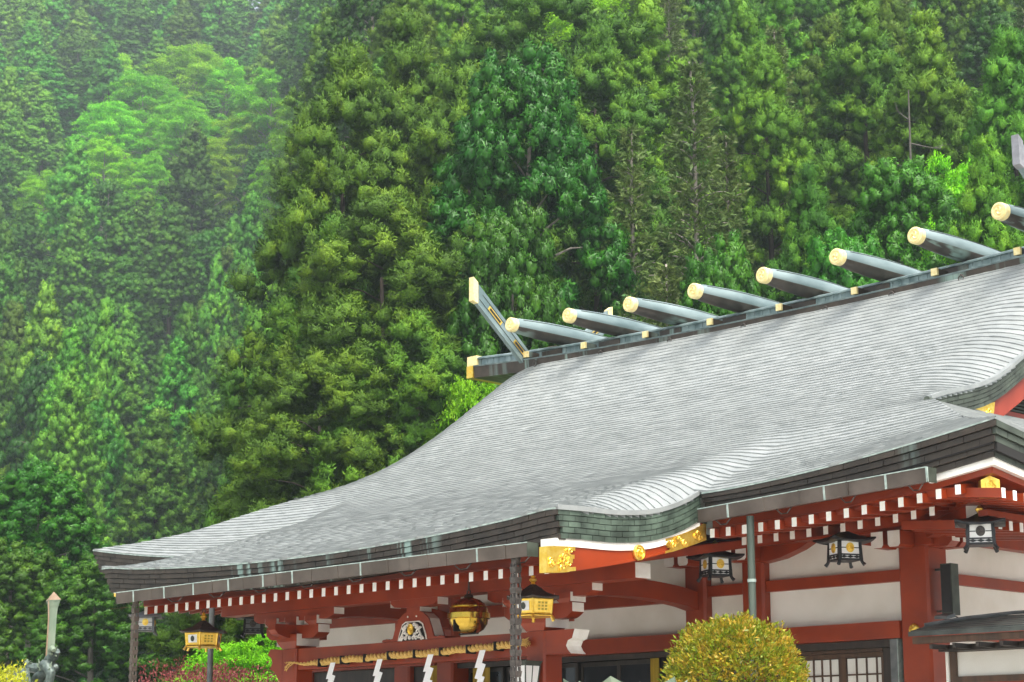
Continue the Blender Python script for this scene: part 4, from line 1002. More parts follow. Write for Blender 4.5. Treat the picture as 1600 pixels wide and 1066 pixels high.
# column speaker on the corner column, small flood lamp on the annex roof
t = thing('column_speaker', 'tall dark column speaker fixed beside the near corner column', 'speaker', (6.36, 19.75, 1.78 + H))
mb = MB(); mb.box(6.20, 6.35, 19.68, 19.83, 1.80, 2.40); obj('speaker_case', mb, M['darkgreen'], t)
mb = MB(); mb.box(6.212, 6.338, 19.672, 19.679, 1.83, 2.385); obj('speaker_grille', mb, M['black'], t)
mb = MB(); mb.box(6.085, 6.20, 19.74, 19.77, 2.33, 2.355); mb.box(6.085, 6.20, 19.74, 19.77, 1.84, 1.865); obj('wall_bracket', mb, M['iron'], t)
mb = MB(); mb.tube([(6.30, 19.75, 1.80), (6.40, 19.72, 1.76), (6.46, 19.6, 1.735), (6.52, 19.5, 1.735)], .008, 5); obj('cable', mb, M['black'], t)

# annex: low dark-roofed shed against the side of the hall
t = thing('annex', 'low annex with a dark roof and cream wall panel beside the corner column', 'annex', (8.2, 19.9, 0))
mb = MB(); P0 = [(6.5, 18.55, 1.485), (10.5, 18.55, 1.475), (10.5, 19.3, 1.655), (6.6, 19.3, 1.665)]
mb.hexa(P0 + [(a, b, c + .05) for a, b, c in P0]); ar = obj('annex_roof', mb, M['shedroof'], t)
for j in range(6):                          # standing courses of the roof
    y = 18.57 + j * .12; z = 1.533 + (y - 18.55) * .24; mb = MB(); mb.hexa([(6.52, y, z - .005), (10.5, y, z - .012), (10.5, y + .13, z + .02), (6.54, y + .13, z + .026), (6.52, y, z + .014), (10.5, y, z + .006), (10.5, y + .13, z + .032), (6.54, y + .13, z + .038)]); obj('roof_sheet', mb, M['shedroof'], ar)
mb = MB(); mb.tube([(6.55, 18.8, 1.625), (6.9, 19.1, 1.70), (7.4, 19.28, 1.74), (10.5, 19.3, 1.745)], .022, 6); obj('roof_pipe', mb, M['pipe'], ar)
mb = MB(); mb.box(6.52, 10.5, 18.60, 18.70, 1.405, 1.478); obj('eave_beam', mb, M['wood'], t)
mb = MB(); mb.box(6.62, 10.5, 18.95, 19.2, 1.33, 1.40); obj('wall_plate', mb, M['darkwood'], t)
for i in range(12):
    x = 6.7 + i * .3; mb = MB(); mb.box(x, x + .05, 18.66, 19.1, 1.345, 1.398); r_ = obj('annex_rafter', mb, M['darkwood'], t)
    mb = MB(); mb.box(x + .005, x + .045, 18.655, 18.659, 1.35, 1.393); obj('rafter_end', mb, M['iron'], r_)
mb = MB(); mb.box(6.66, 6.74, 19.1, 19.2, -H, 1.33); mb.box(6.74, 10.5, 19.1, 19.2, .985, 1.055); mb.box(6.74, 10.5, 19.1, 19.2, 1.325, 1.33); obj('wall_frame', mb, M['wood'], t)
mb = MB(); mb.box(6.62, 6.655, 19.08, 19.2, -H, 1.33); obj('white_post', mb, M['plaster'], t)
mb = MB(); mb.box(6.74, 10.5, 19.14, 19.18, 1.055, 1.325); obj('wall_panel', mb, M['plaster'], t)
mb = MB(); mb.box(6.74, 10.5, 19.12, 19.18, -H, .985); obj('lower_boards', mb, M['red'], t)
t = thing('flood_lamp', 'small grey flood lamp lying on the dark annex roof under the speaker', 'flood lamp', (6.62, 19.1, 1.68 + H))
mb = MB(); mb.hexa([(6.54, 19.02, 1.70), (6.72, 19.0, 1.69), (6.74, 19.14, 1.72), (6.56, 19.16, 1.73), (6.54, 19.02, 1.735), (6.72, 19.0, 1.725), (6.74, 19.14, 1.765), (6.56, 19.16, 1.775)]); obj('lamp_body', mb, M['pipe'], t)
mb = MB(); mb.tube([(6.64, 19.1, 1.66), (6.64, 19.1, 1.70)], .02, 6); obj('lamp_foot', mb, M['iron'], t)

# bronze sword with a coiled dragon, far left
SX, SY = -7.46, 16.0
t = thing('sword_monument', 'pale green bronze sword standing upright with a coiled dragon at its foot', 'monument', (SX, SY, 0))
def bl(z, w, d): return [(SX + zlean(z) - w, SY, z), (SX + zlean(z), SY - d, z), (SX + zlean(z) + w, SY, z), (SX + zlean(z), SY + d, z)]
def zlean(z): return (z - 2.73) * .012
sect = [(1.35, .115, .07), (1.65, .113, .065), (2.1, .12, .06), (2.35, .125, .06), (2.48, .145, .065), (2.56, .19, .075), (2.595, .222, .08)]
mb = MB(); rows = [[*bl(z, w, d), bl(z, w, d)[0]] for z, w, d in sect]; gridsheet(mb, rows)
sb = obj('blade', mb, M['bronze'], t)
mb = MB(); rows = [[*bl(z, w, d), bl(z, w, d)[0]] for z, w, d in ((2.596, .226, .082), (2.73, .004, .003))]; gridsheet(mb, rows); obj('blade_tip', mb, M['bronzetip'], t)
mb = MB(); mb.tube([(SX + zlean(1.4), SY - .072, 1.4), (SX + zlean(2.3), SY - .064, 2.3), (SX + zlean(2.58), SY - .082, 2.58)], .012, 5); obj('blade_ridge', mb, M['bronzetip'], sb)
def coil(t0, t1, n, r0, r1, zz0, zz1, rad):
    return [(SX + (lerp(r0, r1, i/n)) * math.cos(lerp(t0, t1, i/n)), SY + lerp(r0, r1, i/n)*.7 * math.sin(lerp(t0, t1, i/n)), lerp(zz0, zz1, i/n)) for i in range(n + 1)], [rad * (1 - .5 * abs(2*i/n - 1) ** 3) for i in range(n + 1)]
mb = MB(); p_, r_ = coil(0, 4*PI, 60, .42, .2, .5, 1.58, .10); mb.tube(p_, r_, 10)
# neck and head rising on the right, tail curl hanging on the right, crest on the left
mb.tube([(SX + .16, SY - .15, 1.52), (SX + .30, SY - .2, 1.66), (SX + .42, SY - .2, 1.72), (SX + .50, SY - .2, 1.80)], [.09, .085, .08, .06], 10)
mb.tube([(SX + .20, SY - .22, 1.60), (SX + .38, SY - .28, 1.58), (SX + .50, SY - .28, 1.46), (SX + .47, SY - .28, 1.30), (SX + .33, SY - .28, 1.24)], [.08, .085, .075, .065, .04], 10)
mb.tube([(SX - .12, SY - .1, 1.55), (SX - .28, SY - .18, 1.58), (SX - .40, SY - .2, 1.66)], [.09, .07, .035], 8)
db = obj('dragon_body', mb, M['bronzedark'], t, smooth=True)
mb = MB()
for k in range(40):                         # scales, claws and mane of the dragon
    a = random.uniform(0, 2*PI); rr = random.uniform(.05, .14)
    c0 = random.choice([(SX + .46, SY - .22, 1.78), (SX + .28, SY - .24, 1.66), (SX - .32, SY - .2, 1.62), (SX + .48, SY - .3, 1.5), (SX + .1, SY - .2, 1.55)])
    d0 = Vector((math.cos(a), random.uniform(-.6, .2), math.sin(a))).normalized() * rr
    mb.tube([c0, tuple(Vector(c0) + d0 * .6), tuple(Vector(c0) + d0 + Vector((.02, 0, .02)))], [.034, .022, .004], 5)
mb.tube([(SX + .42, SY - .24, 1.80), (SX + .55, SY - .3, 1.83), (SX + .62, SY - .32, 1.79)], [.06, .045, .03], 8); mb.tube([(SX + .44, SY - .26, 1.76), (SX + .55, SY - .31, 1.74)], [.035, .018], 6)
obj('dragon_mane', mb, M['bronze'], db, smooth=True)
mb = MB(); P = [(-.34, .55), (.18, .55), (.20, 1.32), (.12, 1.55), (-.22, 1.53), (-.32, 1.42)]; mb.prism([(SX - .12 + a, z) for a, z in P], 'y', SY - .52, SY - .36); pl = obj('emblem_plate', mb, M['bronzedark'], t)
mb = MB(); mb.torus((SX - .14, SY - .525, 1.26), .14, .016, 'y', 20)
for k in range(3):
    a0 = k*2*PI/3 + .6; mb.tube([(SX - .14 + rr*math.cos(a0 + q), SY - .528, 1.26 + rr*math.sin(a0 + q)) for q, rr in ((0, .03), (.6, .06), (1.2, .08), (2, .095))], [.035, .028, .018, .006], 6)
obj('emblem', mb, M['bronzetip'], pl)
mb = MB(); mb.lathe((SX, SY, -H), [(.9, 0), (.9, .5), (.72, .55), (.68, 1.6), (.55, 1.7), (.5, 2.2)], 8); obj('plinth', mb, M['stone'], t)

# bronze garden lantern whose roof tip shows beside the bush
t = thing('bronze_lantern', 'pale green bronze lantern roof tip at the left foot of the round bush', 'lantern', (7.35, 13.0, 0))
mb = MB(); rows = []
for r_, z in ((.02, 1.12), (.12, .99), (.28, .87), (.45, .80), (.58, .775), (.57, .735)):
    ring = []
    for k in range(36):
        s, f = divmod(k, 6); f /= 6; a0, a1 = s*PI/3, (s + 1)*PI/3; ring.append((7.36 + lerp(math.cos(a0), math.cos(a1), f)*r_, 13 + lerp(math.sin(a0), math.sin(a1), f)*r_, z - .36 + .07*abs(2*f - 1)**3*(r_/.58)**2 + .33*(r_/.58)))
    ring.append(ring[0]); rows.append(ring)
gridsheet(mb, rows); mb.add(rows[-1][:-1], [tuple(range(36))]); obj('lantern_roof', mb, M['bronze'], t)
mb = MB(); mb.lathe((7.36, 13, .25), [(.26, 0), (.28, .22), (.30, .46)], 6); obj('fire_box', mb, M['bronzedark'], t)
mb = MB(); mb.lathe((7.36, 13, -H), [(.4, 0), (.4, .15), (.2, .3), (.13, 1.0), (.15, 1.6), (.32, 1.85), (.32, 1.95)], 12); obj('post', mb, M['bronze'], t)
# ================================================================ GROUND AND HILLSIDE
def terrain(x, y):
    """height above the ground: a steep near slope behind the hall, a valley and a far slope to the left"""
    dx, dy = np.asarray(x, float) - CX, np.asarray(y, float)
    v = dx * CF[0] + dy * CF[1]; u = dx * CR[0] + dy * CR[1]
    right = .62 * np.maximum(v - 46, 0) ** 2 / (np.maximum(v - 46, 0) + 4)
    left = .30 * np.clip(v - 95, 0, 60) + .60 * np.clip(v - 155, 0, 260)
    b = sstep(-.15, -.07, u / np.maximum(v, 1))
    return left * (1 - b) + np.minimum(right, 95) * b
th = np.concatenate([np.linspace(-180, -24, 40), np.linspace(-22, 20, 60), np.linspace(23, 180, 40)])
rr = np.concatenate([[0.5, 6, 14, 24, 34, 42], np.linspace(46, 130, 30), np.linspace(138, 360, 24), [420, 500, 600, 900, 1400]])
mb = MB(); rows = []
for r_ in rr:
    row = []
    for a in th:
        d = CF * math.cos(R(a)) + CR * math.sin(R(a)); x, y = CX + d[0]*r_, d[1]*r_
        z = float(terrain(x, y)) if abs(a) < 90 else 0.0
        if r_ > 50 and abs(a) < 90: z += 1.2 * mnoise.noise(Vector((x*.06, y*.06, 0)))
        row.append((x, y, z - H))
    rows.append(row)
gridsheet(mb, rows)
g = obj('ground', mb, [M['ground'], M['soil']], None, smooth=True); setting(g)
me = g.data
mi = []
for p in me.polygons:
    c = p.center; v = (c.x - CX)*CF[0] + c.y*CF[1]; mi.append(1 if v > 44 else 0)
me.polygons.foreach_set('material_index', mi); me.polygons.foreach_set('use_smooth', [True]*len(mi))

# ================================================================ TREES
L = {}
L['cedar'] = leafmat('cedar_leaf', [(.026, .10, .003), (.082, .22, .004), (.20, .37, .007)], trans=.15, hue=.018, val=.28, bump=.9)
L['oldcedar'] = leafmat('old_cedar_leaf', [(.020, .070, .002), (.062, .162, .003), (.17, .31, .006)], trans=.12, hue=.012, val=.15, bump=.9)
L['cedarfar'] = leafmat('far_cedar_leaf', [(.032, .13, .012), (.085, .25, .015), (.19, .39, .02)], trans=.15, hue=.025, val=.45, fine=14, bump=.9)
L['droop'] = leafmat('glossy_leaf', [(.02, .095, .006), (.05, .18, .008), (.12, .29, .014)], trans=.22, hue=.018, val=.35, rough=.4)
L['maple'] = leafmat('fresh_leaf', [(.11, .34, .008), (.23, .54, .012), (.38, .68, .025)], trans=.45, hue=.02, val=.2)
L['fir'] = leafmat('fir_needle', [(.05, .095, .02), (.10, .165, .035), (.19, .25, .06)], trans=.25, hue=.015, val=.15, scale=.9)
L['bush'] = leafmat('golden_bush_leaf', [(.075, .14, .008), (.20, .25, .012), (.48, .29, .03)], trans=.3, hue=0, val=0, scale=9, lo=.30, hi=.62, rough=.35)
L['yellow'] = leafmat('yellow_leaf', [(.28, .34, .02), (.45, .48, .03), (.60, .55, .05)], trans=.4, hue=0, val=0, scale=3)
L['purple'] = leafmat('purple_leaf', [(.10, .02, .025), (.22, .05, .05), (.30, .10, .08)], trans=.35, hue=0, val=0, scale=3)

def unit(a): return a / np.maximum(np.linalg.norm(a, axis=-1, keepdims=True), 1e-9)
def blades(c, d, length, width, g):
    """rhombic leaf quads: start c, direction d"""
    n = len(c); s = unit(np.cross(d, unit(g.normal(size=(n, 3))))) * (np.asarray(width).reshape(-1, 1) / 2)
    ln = np.asarray(length).reshape(-1, 1)
    V = np.stack([c, c + d*ln*.5 + s, c + d*ln, c + d*ln*.5 - s], 1)
    return V.reshape(-1, 3)
def leafmesh(name, V, m):
    N = VC = None
    if isinstance(V, tuple):
        if len(V) == 4: V, N, VC, FC = V
        else: V, N = V
    n = len(V) // 4; nt_ = len(FC) if VC is not None else 0; nvc = len(VC) if VC is not None else 0
    me = bpy.data.meshes.new(name)
    co = np.asarray(V, np.float32); li = np.arange(4*n, dtype=np.int32); st = np.arange(0, 4*n, 4, dtype=np.int32); tot = np.full(n, 4, dtype=np.int32)
    if VC is not None:
        co = np.concatenate([co, np.asarray(VC, np.float32)]); li = np.concatenate([li, (FC + 4*n).ravel().astype(np.int32)])
        st = np.concatenate([st, 4*n + np.arange(0, 3*nt_, 3, dtype=np.int32)])
    me.vertices.add(len(co)); me.vertices.foreach_set('co', co.ravel())
    me.loops.add(len(li)); me.loops.foreach_set('vertex_index', li)
    me.polygons.add(n + nt_); me.polygons.foreach_set('loop_start', st)
    me.polygons.foreach_set('use_smooth', np.ones(n + nt_, bool))
    me.update(calc_edges=True); me.materials.append(m)
    if N is not None:                       # leaf normals lean with the spray they sit on
        NV = np.repeat(N, 4, axis=0).astype(np.float32)
        if nvc:
            vn = np.empty(len(co)*3, np.float32); me.vertices.foreach_get('normal', vn); NV = np.concatenate([NV, vn.reshape(-1, 3)[4*n:]])
        me.normals_split_custom_set_from_vertices(NV)
    return me
_b = bmesh.new(); bmesh.ops.create_icosphere(_b, subdivisions=2, radius=1.0); _b.verts.ensure_lookup_table()
ICO_V = np.array([tuple(q.co) for q in _b.verts]); ICO_F = np.array([[q.index for q in f.verts] for f in _b.faces]); _b.free()
UP = np.array([0, 0, 1.0])
def puffs(centres, outs, rb, g, ncl, rcl, nbl, ln, wd, upw=.8, outw=.6, tang=.55, down=0.0, core=.72):
    """boughs made of domed clumps, each covered with leaf blades lying like scales on the dome"""
    C, D, S_, LN, NN, PCs, RCs = [], [], [], [], [], [], []
    for c, o, r in zip(centres, outs, rb):
        ax = unit(o * outw + UP * upw)
        k = max(4, int(ncl * (r / .9) ** 1.6 * g.uniform(.8, 1.2)))
        i = np.arange(k) + .5; ph = i * 2.39996 + g.uniform(0, 6.28); cz = 1 - i / k * 1.25
        e1 = unit(np.cross(ax, np.array([.3, .5, .81]))); e2 = np.cross(ax, e1); sn = np.sqrt(np.maximum(0, 1 - cz**2))
        d1 = unit(ax * cz[:, None] + e1 * (sn*np.cos(ph))[:, None] + e2 * (sn*np.sin(ph))[:, None] + g.normal(0, .16, (k, 3)))
        pc = c + d1 * r * g.uniform(.66, 1.06, (k, 1)) * np.array([1, 1, .78])
        rc = rcl * g.uniform(.65, 1.3, k)
        PCs.append(pc); RCs.append(rc)
        m = nbl; n1 = unit(g.normal(size=(k, m, 3)) + d1[:, None, :] * .9 + UP * .5)
        st = pc[:, None, :] + n1 * rc[:, None, None] * g.uniform(.70, 1.06, (k, m, 1)) * (1 + .22*np.sin(n1[:, :, :1]*5 + n1[:, :, 1:2]*4 + n1[:, :, 2:]*6 + ph[:, None, None])) * np.array([1, 1, .9])
        tg = unit(np.cross(n1, g.normal(size=(k, m, 3))))
        dd = unit(n1 * (1.1 - tang) + tg * tang - UP * down)
        sd = unit(np.cross(dd, n1) + g.normal(0, .35, (k, m, 3))); NN.append(unit(n1 + d1[:, None, :] * .35 + g.normal(0, .16, (k, m, 3))).reshape(-1, 3))
        C.append(st.reshape(-1, 3)); D.append(dd.reshape(-1, 3)); S_.append(sd.reshape(-1, 3)); LN.append((ln * g.uniform(.6, 1.35, (k, m)) * (rc / rcl)[:, None]).ravel())
    C = np.concatenate(C); D = np.concatenate(D); S_ = np.concatenate(S_); LN = np.concatenate(LN)[:, None]
    s = S_ * (wd * g.uniform(.35, .65, (len(C), 1)))
    V = np.stack([C - D*LN*.3, C + D*LN*.15 + s, C + D*LN*.7, C + D*LN*.15 - s], 1).reshape(-1, 3)
    if core <= 0: return V, np.concatenate(NN)
    # the dense inside of every clump: a lumpy dome under the needles
    PC = np.concatenate(PCs); RC = np.concatenate(RCs); nk = len(PC); nv = len(ICO_V)
    jit = 1 + g.normal(0, .2, (nk, nv, 1))
    VC = PC[:, None, :] + ICO_V[None] * RC[:, None, None] * core * jit * np.array([1, 1, .85])
    FC = (ICO_F[None] + (np.arange(nk) * nv)[:, None, None]).reshape(-1, 3)
    return V, np.concatenate(NN), VC.reshape(-1, 3), FC
def trunkmesh(name, h, r0, limbs, g, m, lean=.0):
    mb = MB(); n = 9; pth = []
    for i in range(n): t = i/(n - 1); pth.append((lean*t*t*h + g.normal()*.04*t, g.normal()*.05*t, h*t))
    mb.tube(pth, [r0*(1 - .9*i/(n - 1)) + .02 for i in range(n)], 9)
    for (z, a, ln, up) in limbs:
        p0 = np.array([0, 0, z]); d = np.array([math.cos(a), math.sin(a), up])
        pts = [tuple(p0 + d*ln*q + np.array([0, 0, .12*ln*math.sin(q*3)])) for q in (0, .35, .7, 1)]
        rr_ = r0*.3*(1 - z/h) + .025
        mb.tube(pts, [rr_, rr_*.75, rr_*.5, rr_*.2], 5)
    me = bpy.data.meshes.new(name); me.from_pydata(mb.v, [], mb.f); me.materials.append(m)
    me.polygons.foreach_set('use_smooth', [True]*len(me.polygons)); return me
KIND = {}
def cedar(seed, h=16.0, Rm=3.4, t0=.2, nb=80, pw=2.0, m='cedar', nbl=150, wd=.042, ln=.135, rcl=.30, ncl=13, top=.6):
    g = np.random.default_rng(seed); cs, os_, rb, limbs = [], [], [], []
    ph = g.uniform(0, 6.28); lob = g.uniform(.12, .25)
    for i in range(nb):
        q = (i + .5) / nb; q = q ** .85; t = t0 + (1 - t0) * q
        s = (t - t0) / (1 - t0)
        rad = Rm * (1 - s ** pw) ** .8 * (.55 + .45*min(1, s*4 + .25))
        a = i * 2.39996 + g.normal()*.35
        rad *= 1 + lob*math.sin(3*a + ph + s*7) + g.normal()*.16
        r = np.clip(.62 + .5*(1 - s)*g.uniform(.7, 1.4), .5, 1.25) * (top + .45*(1 - s) if s > .85 else 1)
        f = g.uniform(.62, .95); c = np.array([math.cos(a)*rad*f, math.sin(a)*rad*f, t*h - .06*h*(rad/Rm)*.5 + g.normal()*.2])
        cs.append(c); os_.append(np.array([math.cos(a), math.sin(a), .15])); rb.append(r)
        if i % 4 == 0 and s < .9: limbs.append((t*h - .3, a, rad*.9, .12))
    cs.append(np.array([0, 0, h - .45])); os_.append(UP*1.0); rb.append(.5)
    V = puffs(cs, os_, rb, g, ncl, rcl, nbl, ln, wd)
    return leafmesh('crown', V, L[m]), trunkmesh('trunk', h*.88, .26, limbs, g, M['bark'])
def droop(seed, h=14.0, Rm=3.2, m='droop'):
    g = np.random.default_rng(seed); cs, os_, rb, limbs = [], [], [], []
    for i in range(90):
        q = (i + .5)/90; s = q**.8; t = .18 + .8*s
        rad = Rm*math.sin(math.pi*(.22 + .74*s))**.8*(1 + g.normal()*.13); a = i*2.39996 + g.normal()*.4; f = g.uniform(.55, .95)
        cs.append(np.array([math.cos(a)*rad*f, math.sin(a)*rad*f, t*h + g.normal()*.25])); os_.append(np.array([math.cos(a), math.sin(a), .1])); rb.append(g.uniform(.55, .95))
        if i % 5 == 0: limbs.append((t*h - .8, a, rad*.85, .35))
    C = []
    V = puffs(cs, os_, rb, g, 15, .25, 130, .12, .05, upw=.6, tang=.6, down=.35, core=.7)
    return leafmesh('crown', V, L[m]), trunkmesh('trunk', h*.92, .26, limbs, g, M['greybark'])
def maple(seed, h=10.0, Rm=4.2, m='maple', nd=110):
    g = np.random.default_rng(seed); Vs = []; Ns = []; limbs = []
    for i in range(nd):
        s = ((i + .5)/nd)**.8; z = h*(.22 + .74*s); rad = Rm*math.sqrt(max(0, 1 - ((s - .25)/.78)**2))*g.uniform(.45, 1.0)
        a = i*2.39996 + g.normal()*.3; c = np.array([math.cos(a)*rad, math.sin(a)*rad, z + g.normal()*.2]); r = g.uniform(.5, 1.05)*Rm/4.2
        k = 430; ang = g.uniform(0, 6.283, k); q = np.sqrt(g.uniform(0, 1, k))*r*(1 + .35*np.sin(ang*4 + i))
        P = np.stack([c[0] + q*np.cos(ang), c[1] + q*np.sin(ang), c[2] - .16*q**2/r + g.normal(0, .07, k) + .1*np.sin(ang*3 + i)*q], 1)
        D = unit(np.stack([np.cos(ang), np.sin(ang), np.full(k, -.15)], 1) + g.normal(0, .45, (k, 3)))
        n = k; side = unit(np.cross(D, unit(UP + g.normal(0, .45, (k, 3)))))
        ln = g.uniform(.10, .19, (k, 1)); sd_ = side*ln*.33
        Ns.append(unit(np.stack([.5*q/r*np.cos(ang), .5*q/r*np.sin(ang), np.ones(k)], 1) + g.normal(0, .3, (k, 3))))
        Vs.append(np.stack([P, P + D*ln*.5 + sd_, P + D*ln, P + D*ln*.5 - sd_], 1).reshape(-1, 3))
        if i % 4 == 0: limbs.append((z*.75, a, rad*.9, .5))
    return leafmesh('crown', (np.concatenate(Vs), np.concatenate(Ns)), L[m]), trunkmesh('trunk', h*.85, .24, limbs, g, M['greybark'])
def fir(seed, h=17.0, Rm=2.9):
    g = np.random.default_rng(seed); C, D, LN, limbs = [], [], [], []
    z = h*.14; k = 0
    while z < h*.985:
        s = z/h; ln = Rm*(1 - s)**.75*g.uniform(.75, 1.1) + .15; nbr = 7
        for j in range(nbr):
            a = k*.7 + j*2*math.pi/nbr + g.normal()*.2; l = ln*g.uniform(.6, 1.15)
            d = np.array([math.cos(a), math.sin(a), .12 + .3*s]); side = np.array([-math.sin(a), math.cos(a), 0])
            m = int(26 + 46*l/Rm)
            q = g.uniform(.18, 1, m); off = g.normal(0, .18, m)*(1.15 - q)*l*.9
            P = np.array([0, 0, z]) + d*l*q[:, None] + side*off[:, None] + np.stack([np.zeros(m), np.zeros(m), -.30*l*q**2*(1 - s) - .1*np.abs(off) + g.normal(0, .05, m)], 1)
            dd = unit(d*.8 + side*np.sign(off)[:, None]*.6 + g.normal(0, .45, (m, 3)) - UP*.15)
            C.append(P); D.append(dd); LN.append(g.uniform(.16, .34, m))
            if j % 2 == 0: limbs.append((z, a, l*.85, .10 + .25*s))
        z += .36 + .1*g.random(); k += 1
    C = np.concatenate(C); V = blades(C, np.concatenate(D), np.concatenate(LN), g.uniform(.05, .10, len(C)), g)
    return leafmesh('crown', V, L['fir']), trunkmesh('trunk', h*.985, .17, limbs, g, M['greybark'])
KIND['cedar'] = [cedar(21), cedar(22, Rm=3.7, pw=2.8, nb=88), cedar(23, Rm=3.1, pw=1.7, nb=76)]
KIND['oldcedar'] = [cedar(24, Rm=3.7, pw=3.2, nb=92, m='oldcedar', rcl=.33, ncl=12, nbl=170), cedar(25, Rm=3.4, pw=2.5, nb=86, m='oldcedar', rcl=.32, ncl=12, nbl=170)]
KIND['farcedar'] = [cedar(31, Rm=2.9, pw=1.2, m='cedarfar', nb=70, nbl=90, wd=.055, ln=.16, rcl=.27, ncl=14), cedar(32, Rm=3.2, pw=1.6, m='cedarfar', nb=70, nbl=90, wd=.055, ln=.16, rcl=.27, ncl=14), cedar(33, Rm=2.6, pw=1.05, m='cedarfar', nb=70, nbl=90, wd=.055, ln=.16, rcl=.27, ncl=14)]
KIND['broadleaf'] = [droop(41), droop(42, Rm=3.5)]
KIND['maple'] = [maple(51), maple(52, h=9.5, Rm=4.6)]
KIND['fir'] = [fir(61), fir(62, Rm=2.5)]
BASE = {'cedar': (16, 3.4), 'oldcedar': (16, 3.5), 'farcedar': (16, 2.9), 'broadleaf': (14, 3.2), 'maple': (10, 4.2), 'fir': (17, 2.9)}
NAME = {'cedar': 'cedar_tree', 'oldcedar': 'cedar_tree', 'farcedar': 'cedar_tree', 'broadleaf': 'broadleaf_tree', 'maple': 'maple_tree', 'fir': 'fir_tree'}
CAT = {'cedar': 'cedar', 'oldcedar': 'cedar', 'farcedar': 'cedar', 'broadleaf': 'tree', 'maple': 'maple', 'fir': 'fir'}
def plant(kind, var, x, y, z, h, rad, rot, label, group):
    cm, tm = KIND[kind][var % len(KIND[kind])]; h0, r0 = BASE[kind]
    t = bpy.data.objects.new(NAME[kind], None); COL.objects.link(t); t.empty_display_size = .5
    t.location = (x, y, z); t.rotation_euler = (0, 0, rot); t.scale = (rad/r0, rad/r0, h/h0)
    tag(t, label, CAT[kind], group)
    for nm, me in (('crown', cm), ('trunk', tm)):
        o = bpy.data.objects.new(nm, me); COL.objects.link(o); o.parent = t
    return t
